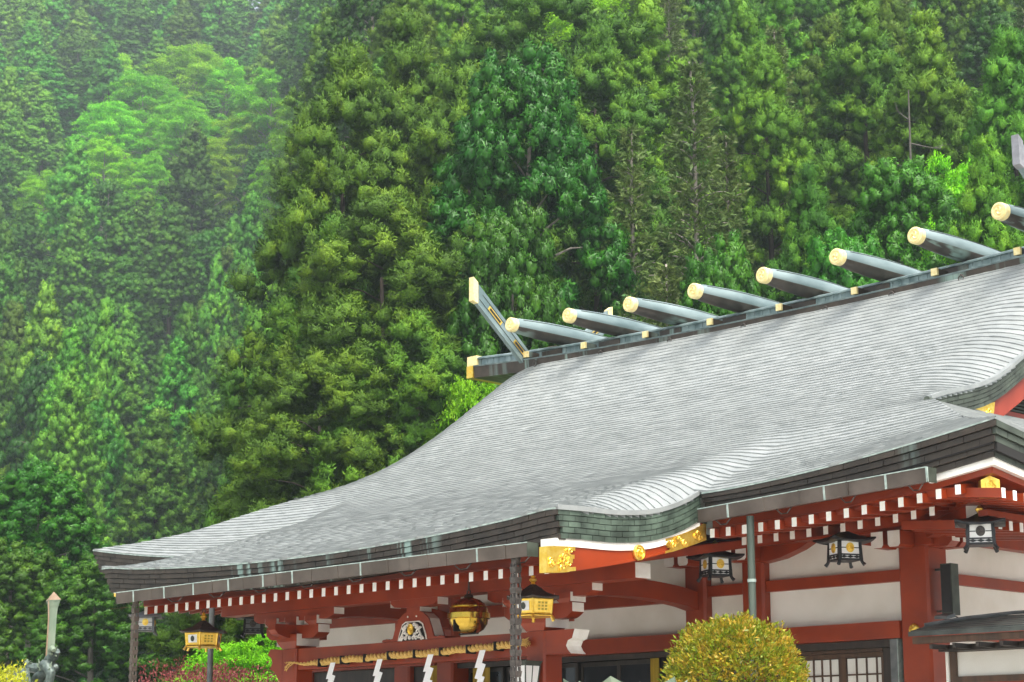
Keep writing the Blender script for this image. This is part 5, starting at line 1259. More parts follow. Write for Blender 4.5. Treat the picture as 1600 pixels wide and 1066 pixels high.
# kind, variant, x, y, ground height, height, crown radius, turn, label, group
TREES = [
('maple',5,-14.75,24.98,-0.40,5.2,1.70,5.31,'leafy bright green maple seen past the left porch column',None),
('oldcedar',4,-16.92,28.50,-0.40,11.5,2.71,4.66,'small cedar lowest of the dark cluster, just above the left sweep of the roof',None),
('maple',0,-14.38,31.15,-0.40,11.4,1.60,6.11,'bright green maple tucked under the gilt ridge end',None),
('maple',7,-12.95,34.09,-0.28,13.0,2.30,0.80,'bright green maple showing between the second and third ridge logs',None),
('oldcedar',8,-16.42,31.19,-0.15,12.5,2.83,0.18,'cedar with puffy boughs directly left of the gilt ridge end',None),
('oldcedar',3,-19.81,28.37,-0.38,8.9,1.30,4.08,'low olive cedar peeping over the left tip of the roof',None),
('broadleaf',7,-9.99,40.08,0.40,14.8,1.90,4.37,'broadleaf tree right behind the sixth ridge log',None),
('broadleaf',2,-12.16,37.81,0.40,14.3,1.80,0.36,'low broadleaf tree behind the fifth ridge log',None),
('broadleaf',1,-16.28,34.23,0.61,15.4,1.90,0.87,'smaller glossy broadleaf tree right behind the left forked finial',None),
('fir',0,-13.85,37.49,0.84,14.1,1.90,5.96,'low dull fir behind the fourth ridge log',None),
('oldcedar',2,-19.74,32.78,1.32,15.1,3.54,0.71,'broad cedar in the middle of the big dark cluster',None),
('cedar',5,-8.44,44.58,1.32,16.6,2.20,0.41,'olive cedar beside the right forked finial',None),
('oldcedar',7,-21.53,32.36,1.28,14.6,2.60,5.45,'olive cedar forming the left shoulder of the big dark cluster',None),
('cedar',5,-12.46,41.83,1.83,15.6,2.10,2.61,'bright yellow green cedar just above the middle ridge logs',None),
('oldcedar',6,-19.24,35.47,2.09,14.2,2.60,3.41,'cedar right above the left forked finial',None),
('broadleaf',6,-19.21,37.68,2.91,18.7,2.90,1.00,'glossy broadleaf tree with hanging leaf tufts above the first ridge logs',None),
('broadleaf',5,-11.87,45.34,2.91,15.7,2.70,5.14,'dark glossy broadleaf tree below the dead tree',None),
('fir',3,-17.85,40.54,3.46,16.9,2.40,3.39,'shorter drooping fir left of the tall sparse fir',None),
('oldcedar',3,-24.43,35.12,3.39,18.9,3.19,0.08,'tall round-topped cedar on the left edge of the big dark cluster',None),
('fir',4,-17.25,42.62,4.03,18.8,2.70,1.97,'tall sparse grey green fir with its pale trunk showing at the centre of the slope',None),
('fir',3,-17.20,44.12,4.60,16.2,2.10,1.14,'thin fir right of the tall sparse fir',None),
('maple',2,-12.45,49.07,4.60,15.5,2.60,3.02,'blue green spreading tree between the dead tree and the right forked finial',None),
('broadleaf',0,-30.01,30.73,-0.40,8.0,2.30,2.84,'low broadleaf tree directly behind the sword blade',None),
('oldcedar',2,-23.31,39.18,5.18,17.4,3.07,5.75,'cedar between the pointed cedar top and the glossy broadleaf tree',None),
('broadleaf',2,-32.59,29.49,-0.40,8.5,2.20,3.92,'bright broadleaf tree in the corner left of the sword blade',None),
('oldcedar',3,-26.15,39.10,6.35,18.5,3.07,2.56,'pointed cedar top standing highest on the left of the big dark cluster',None),
('cedar',0,-12.79,53.06,6.35,18.6,2.80,3.74,'bright round cedar in the upper right corner',None),
('oldcedar',3,-22.70,44.15,6.94,18.0,3.07,6.03,'puffy yellow green cedar right of the glossy broadleaf tree top',None),
('cedar',6,-20.75,50.53,8.73,17.1,2.50,1.88,'bright green round cedar up the slope right of the tall fir',None),
('cedar',5,-16.92,54.53,8.73,17.9,2.90,1.89,'dark cedar at the top edge right of the dead tree',None),
('broadleaf',6,-37.48,33.05,-0.40,11.6,2.90,2.30,'bright green broadleaf tree at the left edge above the sword monument',None),
('oldcedar',0,-27.41,46.47,9.93,19.7,4.25,1.32,'great rounded cedar reaching out of the top of the picture left of centre',None),
('cedar',0,-31.52,43.40,10.45,15.5,2.88,1.09,'rounded dark cedar below the pointed cedar top','cedars packed in the haze along the top left edge'),
('cedar',2,-20.79,56.27,11.14,18.0,3.10,1.66,'dark cedar at the top edge left of the dead tree',None),
('cedar',2,-27.58,52.07,12.35,17.4,3.00,5.48,'dark cedar at the top edge behind the tall fir',None),
('fir',3,-24.24,55.55,12.35,17.0,2.40,6.07,'pale brownish fir near the top edge right of centre',None),
('cedar',2,-27.62,57.83,14.80,16.5,2.52,5.63,'rounded dark cedar above left of the bright round cedar right of the fir','cedars packed on the upper slope above the middle ridge logs'),
('cedar',0,-21.72,64.04,14.81,12.7,2.40,5.92,'rounded dark cedar right of the bare dead tree','cedars packed on the slope at the upper right'),
('cedar',0,-25.33,60.41,14.88,16.1,2.49,0.80,'rounded dark cedar above right of the bright round cedar right of the fir','cedars packed on the upper slope above the middle ridge logs'),
('cedar',4,-36.06,50.61,15.47,15.4,2.72,4.37,'rounded dark cedar right of the pointed cedar top','cedars packed inside the big dark cluster left of the ridge'),
('cedar',8,-26.36,66.35,17.84,15.8,2.66,0.20,'rounded dark cedar above the bare dead tree, left one','cedars packed on the upper slope above the middle ridge logs'),
('broadleaf',2,-23.81,69.60,18.09,11.5,2.81,1.36,'leafy dark broadleaf tree below the bright cedar in the upper right corner','broadleaf trees packed on the slope at the upper right'),
('cedar',8,-29.98,63.23,18.13,16.1,2.65,5.45,'rounded dark cedar above the bright round cedar right of the fir, right one','cedars packed on the upper slope above the middle ridge logs'),
('broadleaf',5,-34.09,61.71,19.30,12.1,2.05,3.25,'leafy dark broadleaf tree close behind the tall sparse fir','broadleaf trees packed around the tall sparse fir at the centre'),
('fir',0,-40.33,55.99,19.64,14.3,2.43,2.48,'dull sparse fir above left of the glossy broadleaf tree','firs packed inside the big dark cluster left of the ridge'),
('cedar',2,-28.27,70.22,20.33,13.9,2.25,2.21,'rounded dark cedar above the bare dead tree, right one','cedars packed on the slope at the upper right'),
('fir',1,-24.82,74.16,20.48,15.0,2.40,3.86,'dull sparse fir above the bright cedar in the upper right corner','firs packed on the slope at the upper right'),
('broadleaf',3,-32.19,68.79,21.46,12.9,2.96,1.18,'leafy dark broadleaf tree right of the bright round cedar right of the fir','broadleaf trees packed on the upper slope above the middle ridge logs'),
('broadleaf',8,-45.99,55.88,22.11,12.0,2.98,6.05,'leafy dark broadleaf tree close behind the pointed cedar top','broadleaf trees packed in the haze along the top left edge'),
('fir',8,-30.53,72.83,22.45,15.5,2.61,3.24,'dull sparse fir well above the bare dead tree','firs packed on the slope at the upper right'),
('cedar',2,-35.80,67.42,22.49,16.2,2.27,3.93,'rounded dark cedar above the bright round cedar right of the fir, left one','cedars packed around the tall sparse fir at the centre'),
('broadleaf',3,-43.57,60.10,22.82,12.9,2.54,1.26,'leafy dark broadleaf tree above the glossy broadleaf tree','broadleaf trees packed inside the big dark cluster left of the ridge'),
('cedar',5,-48.61,58.14,24.23,14.6,2.90,2.06,'rounded dark cedar above the pointed cedar top, left one','cedars packed in the haze along the top left edge'),
('cedar',2,-33.58,74.06,24.32,13.3,2.16,1.84,'rounded dark cedar above left of the bare dead tree','cedars packed on the upper slope above the middle ridge logs'),
('fir',7,-39.98,67.41,24.34,16.3,2.32,4.29,'dull sparse fir well right of the great rounded cedar at the top edge','firs packed around the tall sparse fir at the centre'),
('fir',0,-36.37,71.78,24.59,13.4,2.70,2.84,'dull sparse fir above the bright round cedar right of the fir','firs packed on the upper slope above the middle ridge logs'),
('broadleaf',8,-29.43,79.67,24.87,13.0,2.92,4.32,'leafy dark broadleaf tree close behind the bright cedar in the upper right corner','broadleaf trees packed on the slope at the upper right'),
('cedar',4,-35.50,76.41,26.18,14.0,2.52,1.97,'rounded dark cedar well above right of the bright round cedar right of the fir','cedars packed on the upper slope above the middle ridge logs'),
('cedar',2,-39.28,73.55,26.64,16.2,2.09,3.61,'rounded dark cedar well above the bright round cedar right of the fir, left one','cedars packed on the upper slope above the middle ridge logs'),
('cedar',4,-50.39,63.36,27.25,13.7,2.50,0.73,'rounded dark cedar above right of the pointed cedar top','cedars packed inside the big dark cluster left of the ridge'),
('maple',0,-46.53,68.43,27.69,13.3,4.00,3.45,'sunlit pale green maple at the top edge, right of the great rounded cedar',None),
('cedar',5,-37.31,79.12,28.14,15.1,2.37,2.18,'rounded dark cedar well above right of the bright round cedar right of the fir','cedars packed on the upper slope above the middle ridge logs'),
('cedar',7,-45.05,71.21,28.21,16.2,2.94,2.62,'rounded dark cedar above right of the great rounded cedar at the top edge','cedars packed around the tall sparse fir at the centre'),
('cedar',4,-39.61,77.10,28.30,15.8,2.82,5.33,'rounded dark cedar well above the bright round cedar right of the fir, right one','cedars packed on the upper slope above the middle ridge logs'),
('cedar',2,-32.89,84.38,28.42,15.4,2.13,4.43,'rounded dark cedar above the bright cedar in the upper right corner','cedars packed on the slope at the upper right'),
('cedar',2,-53.73,63.39,28.75,15.2,2.12,5.74,'rounded dark cedar above the pointed cedar top, right one','cedars packed in the haze along the top left edge'),
('cedar',6,-31.39,87.61,29.13,15.6,2.42,2.59,'rounded dark cedar well above the bright cedar in the upper right corner','cedars packed on the slope at the upper right'),
('broadleaf',1,-45.35,75.44,30.15,15.9,2.44,5.29,'leafy dark broadleaf tree well above the tall sparse fir','broadleaf trees packed around the tall sparse fir at the centre'),
('broadleaf',6,-38.25,82.86,30.15,15.8,2.88,4.30,'leafy dark broadleaf tree well above right of the bright round cedar right of the fir','broadleaf trees packed on the upper slope above the middle ridge logs'),
('broadleaf',6,-53.28,67.16,30.15,15.4,2.61,2.23,'leafy dark broadleaf tree well above left of the great rounded cedar at the top edge','broadleaf trees packed inside the big dark cluster left of the ridge'),
('broadleaf',3,-50.91,69.63,30.15,15.7,2.90,4.72,'leafy dark broadleaf tree above left of the great rounded cedar at the top edge','broadleaf trees packed around the tall sparse fir at the centre'),
('cedar',8,-36.61,84.58,30.15,14.9,2.41,4.14,'rounded dark cedar well above left of the bright cedar in the upper right corner','cedars packed on the slope at the upper right'),
('cedar',8,-36.26,87.11,31.08,14.8,2.31,1.91,'rounded dark cedar well above left of the bright cedar in the upper right corner','cedars packed on the slope at the upper right'),
('broadleaf',7,-59.50,65.00,31.66,14.3,2.55,4.05,'leafy dark broadleaf tree above left of the pointed cedar top','broadleaf trees packed in the haze along the top left edge'),
('farcedar',1,-64.81,65.96,24.83,19.0,2.74,3.35,'soft green cedar above the tall round-topped cedar','cedars packed in the haze along the top left edge'),
('farcedar',3,-67.16,64.13,9.53,21.2,2.31,2.71,'soft green cedar close behind the olive left shoulder of the dark cluster','cedars packed on the misty left slope below the bright maples'),
('farcedar',4,-77.43,58.06,4.14,19.2,2.54,5.95,'soft green cedar above right of the bright broadleaf tree at the left edge, left one','cedars packed on the misty left slope below the bright maples'),
('farcedar',0,-82.55,53.84,4.38,19.2,2.67,5.88,'soft green cedar well above left of the bright broadleaf tree at the left edge','cedars packed on the misty left slope below the bright maples'),
('farcedar',3,-75.31,62.66,4.64,17.1,3.19,0.75,'dark green cedar left of the valley foot, above the roof tip',None),
('farcedar',7,-72.04,66.14,6.48,18.4,2.87,2.73,'soft green cedar above the yellowish cedar at the cluster foot','cedars packed on the misty left slope below the bright maples'),
('farcedar',6,-81.61,60.38,5.53,21.5,2.89,4.51,'soft green cedar well above the bright broadleaf tree at the left edge, right one','cedars packed on the misty left slope below the bright maples'),
('farcedar',8,-76.13,67.23,5.77,15.8,2.28,1.20,'soft green cedar left of the yellowish cedar at the cluster foot','cedars packed on the lower left slope above the roof tip'),
('broadleaf',6,-85.12,64.48,7.14,16.4,2.44,6.16,'leafy dark broadleaf tree above right of the bright broadleaf tree at the left edge','broadleaf trees packed on the lower left slope above the roof tip'),
('farcedar',6,-80.89,70.41,7.46,16.7,2.99,4.48,'soft green cedar above left of the yellowish cedar at the cluster foot, leftmost of three','cedars packed on the lower left slope above the roof tip'),
('farcedar',5,-90.40,67.32,8.88,16.9,2.49,2.93,'soft green cedar above right of the bright broadleaf tree at the left edge, right one','cedars packed on the misty left slope below the bright maples'),
('broadleaf',6,-95.26,66.54,9.77,18.8,2.72,4.08,'leafy dark broadleaf tree well above the bright broadleaf tree at the left edge','broadleaf trees packed on the misty left slope below the bright maples'),
('farcedar',7,-87.43,75.11,9.85,18.2,2.70,1.65,'soft green cedar above left of the yellowish cedar at the cluster foot, middle of three','cedars packed on the misty left slope below the bright maples'),
('farcedar',0,-98.05,68.11,10.70,23.4,2.90,1.76,'soft green cedar well below left of the cedar below the bright maple band, right one','cedars packed on the misty left slope below the bright maples'),
('farcedar',5,-95.77,71.47,10.90,22.3,2.31,3.08,'narrow soft green cedar well below the cedar below the bright maple band, left one','cedars packed on the misty left slope below the bright maples'),
('farcedar',2,-88.75,79.12,15.57,19.9,2.24,0.31,'narrow soft green cedar below left of the olive left shoulder of the dark cluster','cedars packed on the misty left slope below the bright maples'),
('farcedar',4,-92.77,75.38,11.06,19.2,2.93,3.07,'soft green cedar well above left of the yellowish cedar at the cluster foot','cedars packed on the misty left slope below the bright maples'),
('farcedar',8,-101.72,67.66,11.40,19.2,2.44,0.12,'narrow soft green cedar well above the bright broadleaf tree at the left edge','cedars packed on the misty left slope below the bright maples'),
('farcedar',3,-93.59,80.24,12.37,16.9,2.76,0.04,'soft green cedar above left of the yellowish cedar at the cluster foot, rightmost of three','cedars packed on the misty left slope below the bright maples'),
('farcedar',4,-100.14,75.67,12.72,17.8,2.93,2.14,'soft green cedar well above right of the bright broadleaf tree at the left edge','cedars packed on the misty left slope below the bright maples'),
('farcedar',2,-99.43,80.66,13.60,21.4,2.51,0.81,'narrow soft green cedar well below left of the olive left shoulder of the dark cluster','cedars packed on the misty left slope below the bright maples'),
('farcedar',8,-109.75,72.21,14.08,21.5,3.05,0.55,'soft green cedar well above the bright broadleaf tree at the left edge, left one','cedars packed on the misty left slope below the bright maples'),
('farcedar',5,-104.05,83.31,15.15,20.3,2.45,5.16,'narrow soft green cedar well above left of the yellowish cedar at the cluster foot','cedars packed on the misty left slope below the bright maples'),
('farcedar',8,-104.70,87.94,16.31,18.3,2.65,5.65,'narrow soft green cedar above the yellowish cedar at the cluster foot','cedars packed on the misty left slope below the bright maples'),
('farcedar',3,-102.15,91.23,30.41,15.9,2.56,3.07,'narrow soft green cedar above the olive left shoulder of the dark cluster','cedars packed on the misty left slope below the bright maples'),
('farcedar',7,-109.93,85.80,16.94,17.0,2.61,6.16,'narrow soft green cedar well above left of the yellowish cedar at the cluster foot','cedars packed on the misty left slope below the bright maples'),
('farcedar',4,-110.30,90.85,18.54,23.6,2.43,0.29,'narrow soft green cedar left of the olive left shoulder of the dark cluster','cedars packed on the misty left slope below the bright maples'),
('broadleaf',6,-118.91,83.95,19.41,19.2,2.57,4.02,'narrow leafy dark broadleaf tree well below the cedar below the bright maple band','broadleaf trees packed on the misty left slope below the bright maples'),
('farcedar',5,-111.00,94.51,23.45,19.1,2.41,1.48,'narrow soft green cedar left of the olive left shoulder of the dark cluster','cedars packed on the misty left slope below the bright maples'),
('farcedar',7,-127.57,81.29,22.06,21.7,3.11,5.53,'soft green cedar well below left of the cedar below the bright maple band, left one','cedars packed on the misty left slope below the bright maples'),
('farcedar',7,-122.49,89.96,23.46,16.8,2.43,1.09,'narrow soft green cedar well below the cedar below the bright maple band, right one','cedars packed on the misty left slope below the bright maples'),
('farcedar',2,-115.31,97.81,27.09,23.5,3.04,5.76,'narrow soft green cedar above left of the olive left shoulder of the dark cluster','cedars packed on the misty left slope below the bright maples'),
('farcedar',7,-121.55,99.73,27.12,19.8,3.00,1.82,'narrow soft green cedar left of the olive left shoulder of the dark cluster','cedars packed on the misty left slope below the bright maples'),
('farcedar',3,-135.58,85.31,27.20,22.4,3.02,6.20,'narrow soft green cedar well left of the cedar below the bright maple band, left one','cedars packed on the misty left slope below the bright maples'),
('farcedar',2,-132.18,95.69,30.03,17.6,3.49,2.95,'soft green cedar below the cedar below the bright maple band','cedars packed on the misty left slope below the bright maples'),
('farcedar',4,-125.51,103.19,30.59,20.6,3.05,0.49,'narrow soft green cedar above left of the olive left shoulder of the dark cluster','cedars packed on the misty left slope below the bright maples'),
('maple',1,-128.82,112.61,55.36,12.4,2.88,1.31,'small bright green maple nearest the tall round-topped cedar',None),
('farcedar',8,-143.52,97.26,35.60,19.6,3.31,5.80,'slim cedar at the left end below the bright maple band',None),
('farcedar',0,-137.04,104.03,35.60,19.6,3.49,1.49,'soft cedar below the dark cedar in front of the maples',None),
('farcedar',2,-143.13,102.01,37.40,20.0,3.66,4.52,'pointed cedar standing out below the bright maple band on the left',None),
('farcedar',6,-150.30,95.82,37.94,18.6,3.42,4.63,'narrow soft green cedar well left of the cedar below the bright maple band, right one','cedars packed in the haze at the upper left'),
('broadleaf',3,-138.02,109.65,38.35,16.2,3.10,0.87,'narrow leafy dark broadleaf tree left of the olive left shoulder of the dark cluster','broadleaf trees packed on the misty left slope below the bright maples'),
('broadleaf',7,-142.77,110.59,40.81,14.1,2.98,4.92,'narrow leafy dark broadleaf tree below right of the cedar below the bright maple band','broadleaf trees packed on the misty left slope below the bright maples'),
('farcedar',5,-135.14,120.30,72.00,16.6,2.81,1.51,'narrow soft green cedar well above left of the pointed cedar top','cedars packed in the haze along the top left edge'),
('maple',5,-138.55,116.91,50.97,13.0,2.91,1.92,'fresh green maple beside the olive left shoulder of the dark cluster',None),
('farcedar',4,-152.71,102.12,41.60,23.4,3.80,0.64,'soft green cedar above left of the cedar below the bright maple band','cedars packed in the haze at the upper left'),
('farcedar',8,-149.70,109.14,43.21,17.2,3.22,5.45,'narrow soft green cedar close behind the cedar below the bright maple band','cedars packed in the haze at the upper left'),
('farcedar',1,-150.83,115.66,46.40,23.0,4.09,6.20,'dark cedar rising in front of the bright maples',None),
('broadleaf',7,-159.45,110.59,48.04,16.4,3.17,3.81,'narrow leafy dark broadleaf tree close behind the cedar below the bright maple band','broadleaf trees packed in the haze at the upper left'),
('broadleaf',6,-148.75,123.11,54.16,14.1,3.05,4.77,'narrow leafy dark broadleaf tree well below left of the tall round-topped cedar','broadleaf trees packed on the misty left slope below the bright maples'),
('farcedar',5,-175.01,103.15,51.70,23.6,3.10,2.22,'narrow soft green cedar well below the upper left picture corner, leftmost of three','cedars packed in the haze at the upper left'),
('broadleaf',8,-152.29,133.57,79.75,16.4,4.31,2.35,'leafy dark broadleaf tree well above left of the pointed cedar top','broadleaf trees packed in the haze along the top left edge'),
('broadleaf',0,-179.95,106.67,55.29,17.4,3.89,0.01,'narrow leafy dark broadleaf tree well left of the cedar below the bright maple band','broadleaf trees packed in the haze at the upper left'),
('maple',1,-178.89,113.81,57.80,13.4,3.61,3.94,'faint yellow green maple in the haze at the left edge',None),
('farcedar',0,-161.45,138.99,78.32,18.8,4.04,0.70,'narrow soft green cedar above the tall round-topped cedar','cedars packed in the haze along the top left edge'),
('maple',8,-174.36,125.78,60.80,13.8,3.24,0.58,'small light green maple beneath the left part of the bright band',None),
('farcedar',3,-186.43,113.46,60.92,18.6,4.19,0.35,'narrow soft green cedar well above left of the cedar below the bright maple band','cedars packed in the haze at the upper left'),
('maple',2,-171.54,131.62,62.00,15.3,4.46,2.13,'yellow green maple below the heart of the bright band',None),
('maple',4,-181.04,123.14,62.60,15.2,4.11,4.87,'small yellow green maple low at the left end of the bright band',None),
('farcedar',5,-194.59,117.30,66.05,22.2,3.55,0.09,'narrow soft green cedar well below the upper left picture corner, middle of three','cedars packed in the haze at the upper left'),
('maple',0,-173.62,142.46,72.18,17.5,5.10,2.72,'bright green maple at the upper right end of the bright band',None),
('maple',8,-176.59,140.80,68.79,16.0,4.81,3.84,'yellow green maple below the right end of the bright band',None),
('farcedar',0,-178.26,146.79,76.39,23.5,4.01,2.75,'narrow soft green cedar above left of the tall round-topped cedar','cedars packed in the haze along the top left edge'),
('farcedar',2,-200.20,125.49,71.88,16.7,3.97,4.87,'narrow soft green cedar well above left of the cedar below the bright maple band','cedars packed in the haze at the upper left'),
('maple',5,-194.58,132.14,72.20,16.4,4.96,5.61,'yellow green maple at the left end of the bright maple band',None),
('maple',5,-187.89,139.12,72.20,16.4,5.59,5.40,'fresh green maple in the heart of the bright maple band',None),
('farcedar',0,-186.10,152.10,80.30,21.6,3.88,1.79,'narrow soft green cedar above left of the tall round-topped cedar','cedars packed in the haze along the top left edge'),
('maple',7,-198.65,139.45,77.00,18.5,5.94,2.16,'yellow green maple left of the topmost glowing maple',None),
('farcedar',8,-209.28,128.69,77.14,17.1,4.36,3.70,'narrow soft green cedar well below the upper left picture corner, rightmost of three','cedars packed in the haze at the upper left'),
('farcedar',6,-204.67,137.79,78.92,21.0,3.66,3.31,'narrow soft green cedar left of the big glowing maple','cedars packed in the haze at the upper left'),
('broadleaf',3,-196.69,147.86,79.64,12.8,4.16,5.13,'narrow leafy dark broadleaf tree below the big glowing maple','broadleaf trees packed in the haze at the upper left'),
('farcedar',1,-218.12,126.63,80.12,20.0,3.91,0.06,'narrow soft green cedar below the upper left picture corner, left one','cedars packed in the haze at the upper left'),
('farcedar',1,-215.86,134.60,82.45,17.4,5.03,3.02,'soft green cedar well below right of the upper left picture corner','cedars packed in the haze at the upper left'),
('maple',1,-199.96,153.99,83.60,17.6,5.34,3.70,'bright green maple just right of the topmost glowing maple',None),
('farcedar',8,-224.44,130.99,84.67,18.7,4.63,4.47,'narrow soft green cedar below the upper left picture corner, right one','cedars packed in the haze at the upper left'),
('maple',3,-204.85,151.78,84.80,19.7,6.94,5.84,'big bright yellow green maple glowing at the top of the bright band',None),
('farcedar',0,-214.04,142.42,84.91,18.6,5.14,2.93,'soft green cedar left of the big glowing maple','cedars packed in the haze at the upper left'),
('farcedar',0,-212.26,150.27,87.39,18.6,4.66,1.49,'narrow soft green cedar above left of the big glowing maple, rightmost of three','cedars packed in the haze at the upper left'),
('farcedar',2,-225.53,137.32,87.76,20.9,4.01,1.78,'narrow soft green cedar below right of the upper left picture corner','cedars packed in the haze at the upper left'),
('farcedar',3,-221.92,145.14,89.45,15.9,4.78,5.03,'narrow soft green cedar well left of the big glowing maple','cedars packed in the haze at the upper left'),
('broadleaf',8,-209.25,165.70,92.63,14.2,4.79,2.30,'narrow leafy dark broadleaf tree right of the big glowing maple','broadleaf trees packed in the haze along the top left edge'),
('farcedar',5,-233.45,141.81,93.06,20.7,4.35,0.53,'narrow soft green cedar below right of the upper left picture corner','cedars packed in the haze at the upper left'),
('maple',2,-225.80,151.74,93.87,14.3,4.73,2.42,'narrow light green maple left of the big glowing maple','maples packed in the haze at the upper left'),
('farcedar',3,-219.03,158.93,93.92,22.6,4.82,4.79,'narrow soft green cedar above the big glowing maple, right one','cedars packed in the haze at the upper left'),
('broadleaf',6,-231.29,148.54,94.92,16.6,3.98,1.05,'narrow leafy dark broadleaf tree well below right of the upper left picture corner','broadleaf trees packed in the haze at the upper left'),
('farcedar',2,-217.40,166.47,96.34,19.6,4.62,6.00,'narrow soft green cedar above right of the big glowing maple, left one','cedars packed in the haze along the top left edge'),
('farcedar',2,-240.87,145.57,97.84,23.2,4.64,3.12,'narrow soft green cedar below right of the upper left picture corner','cedars packed in the haze at the upper left'),
('farcedar',2,-216.05,174.74,98.19,19.0,4.03,4.10,'narrow soft green cedar above left of the tall round-topped cedar','cedars packed in the haze along the top left edge'),
('farcedar',5,-227.77,163.27,99.51,20.3,4.31,2.09,'narrow soft green cedar above the big glowing maple, left one','cedars packed in the haze at the upper left'),
('farcedar',6,-239.41,153.36,100.44,18.8,4.19,3.76,'narrow soft green cedar below right of the upper left picture corner','cedars packed in the haze at the upper left'),
('farcedar',0,-234.96,160.67,101.54,20.6,4.95,5.55,'narrow soft green cedar above left of the big glowing maple, middle of three','cedars packed in the haze at the upper left'),
('farcedar',4,-222.17,178.88,101.76,22.9,4.10,1.48,'narrow soft green cedar above left of the tall round-topped cedar','cedars packed in the haze along the top left edge'),
('farcedar',6,-249.42,151.16,103.86,21.4,4.93,3.40,'narrow soft green cedar below right of the upper left picture corner','cedars packed in the haze at the upper left'),
('farcedar',5,-229.34,172.80,104.14,23.8,4.13,4.40,'narrow soft green cedar well above the big glowing maple, third of four','cedars packed in the haze along the top left edge'),
('farcedar',7,-249.02,153.35,104.60,23.9,5.40,0.25,'narrow soft green cedar right of the upper left picture corner, left one','cedars packed in the haze at the upper left'),
('farcedar',4,-255.72,148.52,105.50,23.6,5.28,5.87,'narrow soft green cedar close behind the upper left picture corner','cedars packed in the haze at the upper left'),
('farcedar',4,-247.45,158.40,106.01,23.6,4.16,1.15,'narrow soft green cedar right of the upper left picture corner, right one','cedars packed in the haze at the upper left'),
('farcedar',0,-242.63,164.29,106.37,18.5,4.16,4.16,'narrow soft green cedar above left of the big glowing maple, leftmost of three','cedars packed in the haze at the upper left'),
('farcedar',7,-247.24,161.72,107.30,23.5,5.55,6.28,'narrow soft green cedar well right of the upper left picture corner','cedars packed in the haze at the upper left'),
('farcedar',4,-246.92,166.40,109.10,23.9,5.84,5.01,'soft green cedar well above left of the big glowing maple','cedars packed in the haze at the upper left'),
('farcedar',3,-231.17,183.52,107.53,19.4,5.05,2.98,'narrow soft green cedar above left of the tall round-topped cedar','cedars packed in the haze along the top left edge'),
('farcedar',4,-239.84,174.46,109.38,23.8,5.35,6.16,'narrow soft green cedar well above the big glowing maple, second of four','cedars packed in the haze at the upper left'),
('farcedar',8,-239.14,182.96,112.59,18.4,4.75,2.86,'narrow soft green cedar above right of the big glowing maple, right one','cedars packed in the haze along the top left edge'),
('farcedar',8,-251.11,177.99,115.73,21.2,5.68,2.74,'narrow soft green cedar well above the big glowing maple, leftmost of four','cedars packed in the haze at the upper left'),
('farcedar',2,-247.26,187.34,117.94,20.7,5.88,2.27,'narrow soft green cedar well above the big glowing maple, rightmost of four','cedars packed in the haze along the top left edge'),
('farcedar',1,-278.19,216.81,138.99,23.7,6.35,4.86,'narrow soft green cedar well above left of the tall round-topped cedar','cedars packed in the haze along the top left edge'),
]
DEAD = (-13.76, 48.43, 4.99, 17.2)
YEL = (-4.07, 13.00, 0.56)
PUR = (-11.07, 21.60, 1.02)
HAZE = 0.00055

for q in TREES: plant(*q)

# ferns and brush that cover the forest floor between the trunks
g_ = np.random.default_rng(77); cs, rb = [], []
for k in range(2600):
    v = g_.uniform(46, 110) if k % 2 else g_.uniform(100, 340); a = g_.uniform(-.31, .31); u = a*v
    x, y = CX + CF[0]*v + CR[0]*u, CF[1]*v + CR[1]*u
    cs.append(np.array([x, y, float(terrain(x, y)) + .3])); rb.append(g_.uniform(.6, 1.1)*(1 + max(0, v - 60)/110))
V = puffs(cs, [UP]*len(cs), rb, g_, 5, .5, 26, .34, .12, core=0)
me = leafmesh('undergrowth', V, L['cedar']); o = bpy.data.objects.new('undergrowth', me); COL.objects.link(o); setting(o, 'stuff')

# bare dead tree among the crowns on the right
def dead_tree(x, y, z, h):
    mb = MB(); g = random.Random(9); z -= H
    def br(p, d, l, r, depth):
        pts = [p]; 
        for i in range(4): d = (d + Vector((g.uniform(-.18, .18), g.uniform(-.18, .18), g.uniform(-.05, .16)))).normalized(); pts.append(pts[-1] + d*l/4)
        mb.tube(pts, [r, r*.85, r*.65, r*.5, r*.3], 5)
        if depth:
            for i in range(3): br(pts[g.randint(2, 4)], (d + Vector((g.uniform(-.9, .9), g.uniform(-.9, .9), g.uniform(-.1, .5)))).normalized(), l*.5, r*.42, depth - 1)
    p = Vector((x, y, z)); mb.tube([p, p + Vector((.1, 0, h*.5)), p + Vector((.15, .1, h))], [.13, .08, .02], 7)
    for i in range(12):
        zz = h*(.45 + .045*i); a = g.uniform(0, 6.28); br(p + Vector((.12, .05, zz)), Vector((math.cos(a), math.sin(a), g.uniform(-.35, .3))), (1 - .05*i)*g.uniform(1.2, 2.3), .028, 1)
    o = obj('dead_tree', mb, M['deadwood'], None, smooth=True, at=(x, y, z + H)); tag(o, 'bare grey dead tree with thin curling branches among the dark crowns on the right', 'dead tree')
dead_tree(*DEAD)

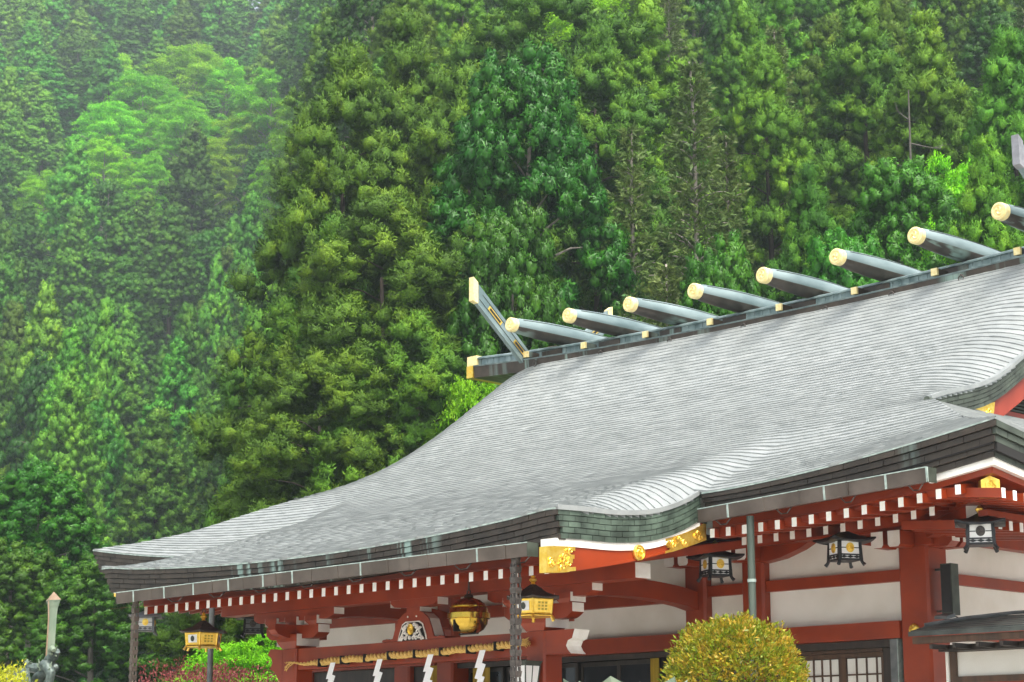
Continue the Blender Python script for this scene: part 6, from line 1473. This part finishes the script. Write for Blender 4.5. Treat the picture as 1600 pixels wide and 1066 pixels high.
# clipped round bush, garden shrubs
def shrub(name, label, cat, x, y, z0, rx, rz, n, ln, wd, m, seed, lumpy=.06, trunk=True, up=.35):
    g = np.random.default_rng(seed); t = thing(name, label, cat, (x, y, 0))
    d = unit(g.normal(size=(n, 3))); d = d[d[:, 2] > -.75]
    rr_ = g.uniform(.80, 1.0, (len(d), 1)) ; lump = 1 + lumpy*np.array([mnoise.noise(Vector(q*3.2)) for q in d])[:, None]*2 + np.clip(g.normal(0, .025, (len(d), 1)), -.03, .09)
    P = d*rr_*lump*np.array([rx, rx, rz])
    dd = unit(d*.7 + UP*up + g.normal(0, .55, d.shape))
    V = blades(P, dd, ln*g.uniform(.6, 1.35, len(d)), wd*g.uniform(.7, 1.3, len(d)), g)
    me = leafmesh('foliage', V, m); o = bpy.data.objects.new('foliage', me); COL.objects.link(o); o.parent = t; o.location = (0, 0, z0 + H)
    mb = MB(); gg = random.Random(seed)
    for k in range(7):
        a = k*.9; mb.tube([(x, y, -H), (x + .1*rx*math.cos(a), y + .1*rx*math.sin(a), z0 - rz*.6), (x + .6*rx*math.cos(a), y + .6*rx*math.sin(a), z0 + rz*.25)], [.04, .03, .012], 6)
    obj('stem', mb, M['bark'], t); return t
shrub('clipped_bush', 'round clipped bush with golden yellow green leaves in front of the shoji bay', 'bush', 7.38, 14.5, .73, .68, .70, 26000, .05, .019, L['bush'], 71)
shrub('yellow_shrub', 'bright yellow green shrub in the lower left corner beside the sword monument', 'shrub', *YEL, .8, .8, 9000, .07, .03, L['yellow'], 72, lumpy=.2)
shrub('purple_maple', 'low purple red maple in front of the green maple at the left porch column', 'maple', *PUR, 1.6, .9, 12000, .06, .03, L['purple'], 73, lumpy=.2)

# ---------------------------------------------------------------- haze
mb = MB(); a, b, c, d_ = -1500, 1500, -1500, 1500
hz = bpy.data.meshes.new('haze'); mb.box(a, b, c, d_, -H - 1.0, 260); hz.from_pydata([(x, y, z + H) for x, y, z in mb.v], [], mb.f)
ho = bpy.data.objects.new('haze', hz); COL.objects.link(ho); setting(ho, 'stuff')
hm = bpy.data.materials.new('haze_air'); hm.use_nodes = True; t_ = hm.node_tree; t_.nodes.clear()
o_ = t_.nodes.new('ShaderNodeOutputMaterial'); vv = t_.nodes.new('ShaderNodeVolumePrincipled')
vv.inputs['Color'].default_value = (.80, .94, 1.0, 1); vv.inputs['Density'].default_value = HAZE; vv.inputs['Anisotropy'].default_value = .2
t_.links.new(vv.outputs[0], o_.inputs['Volume']); hz.materials.append(hm)
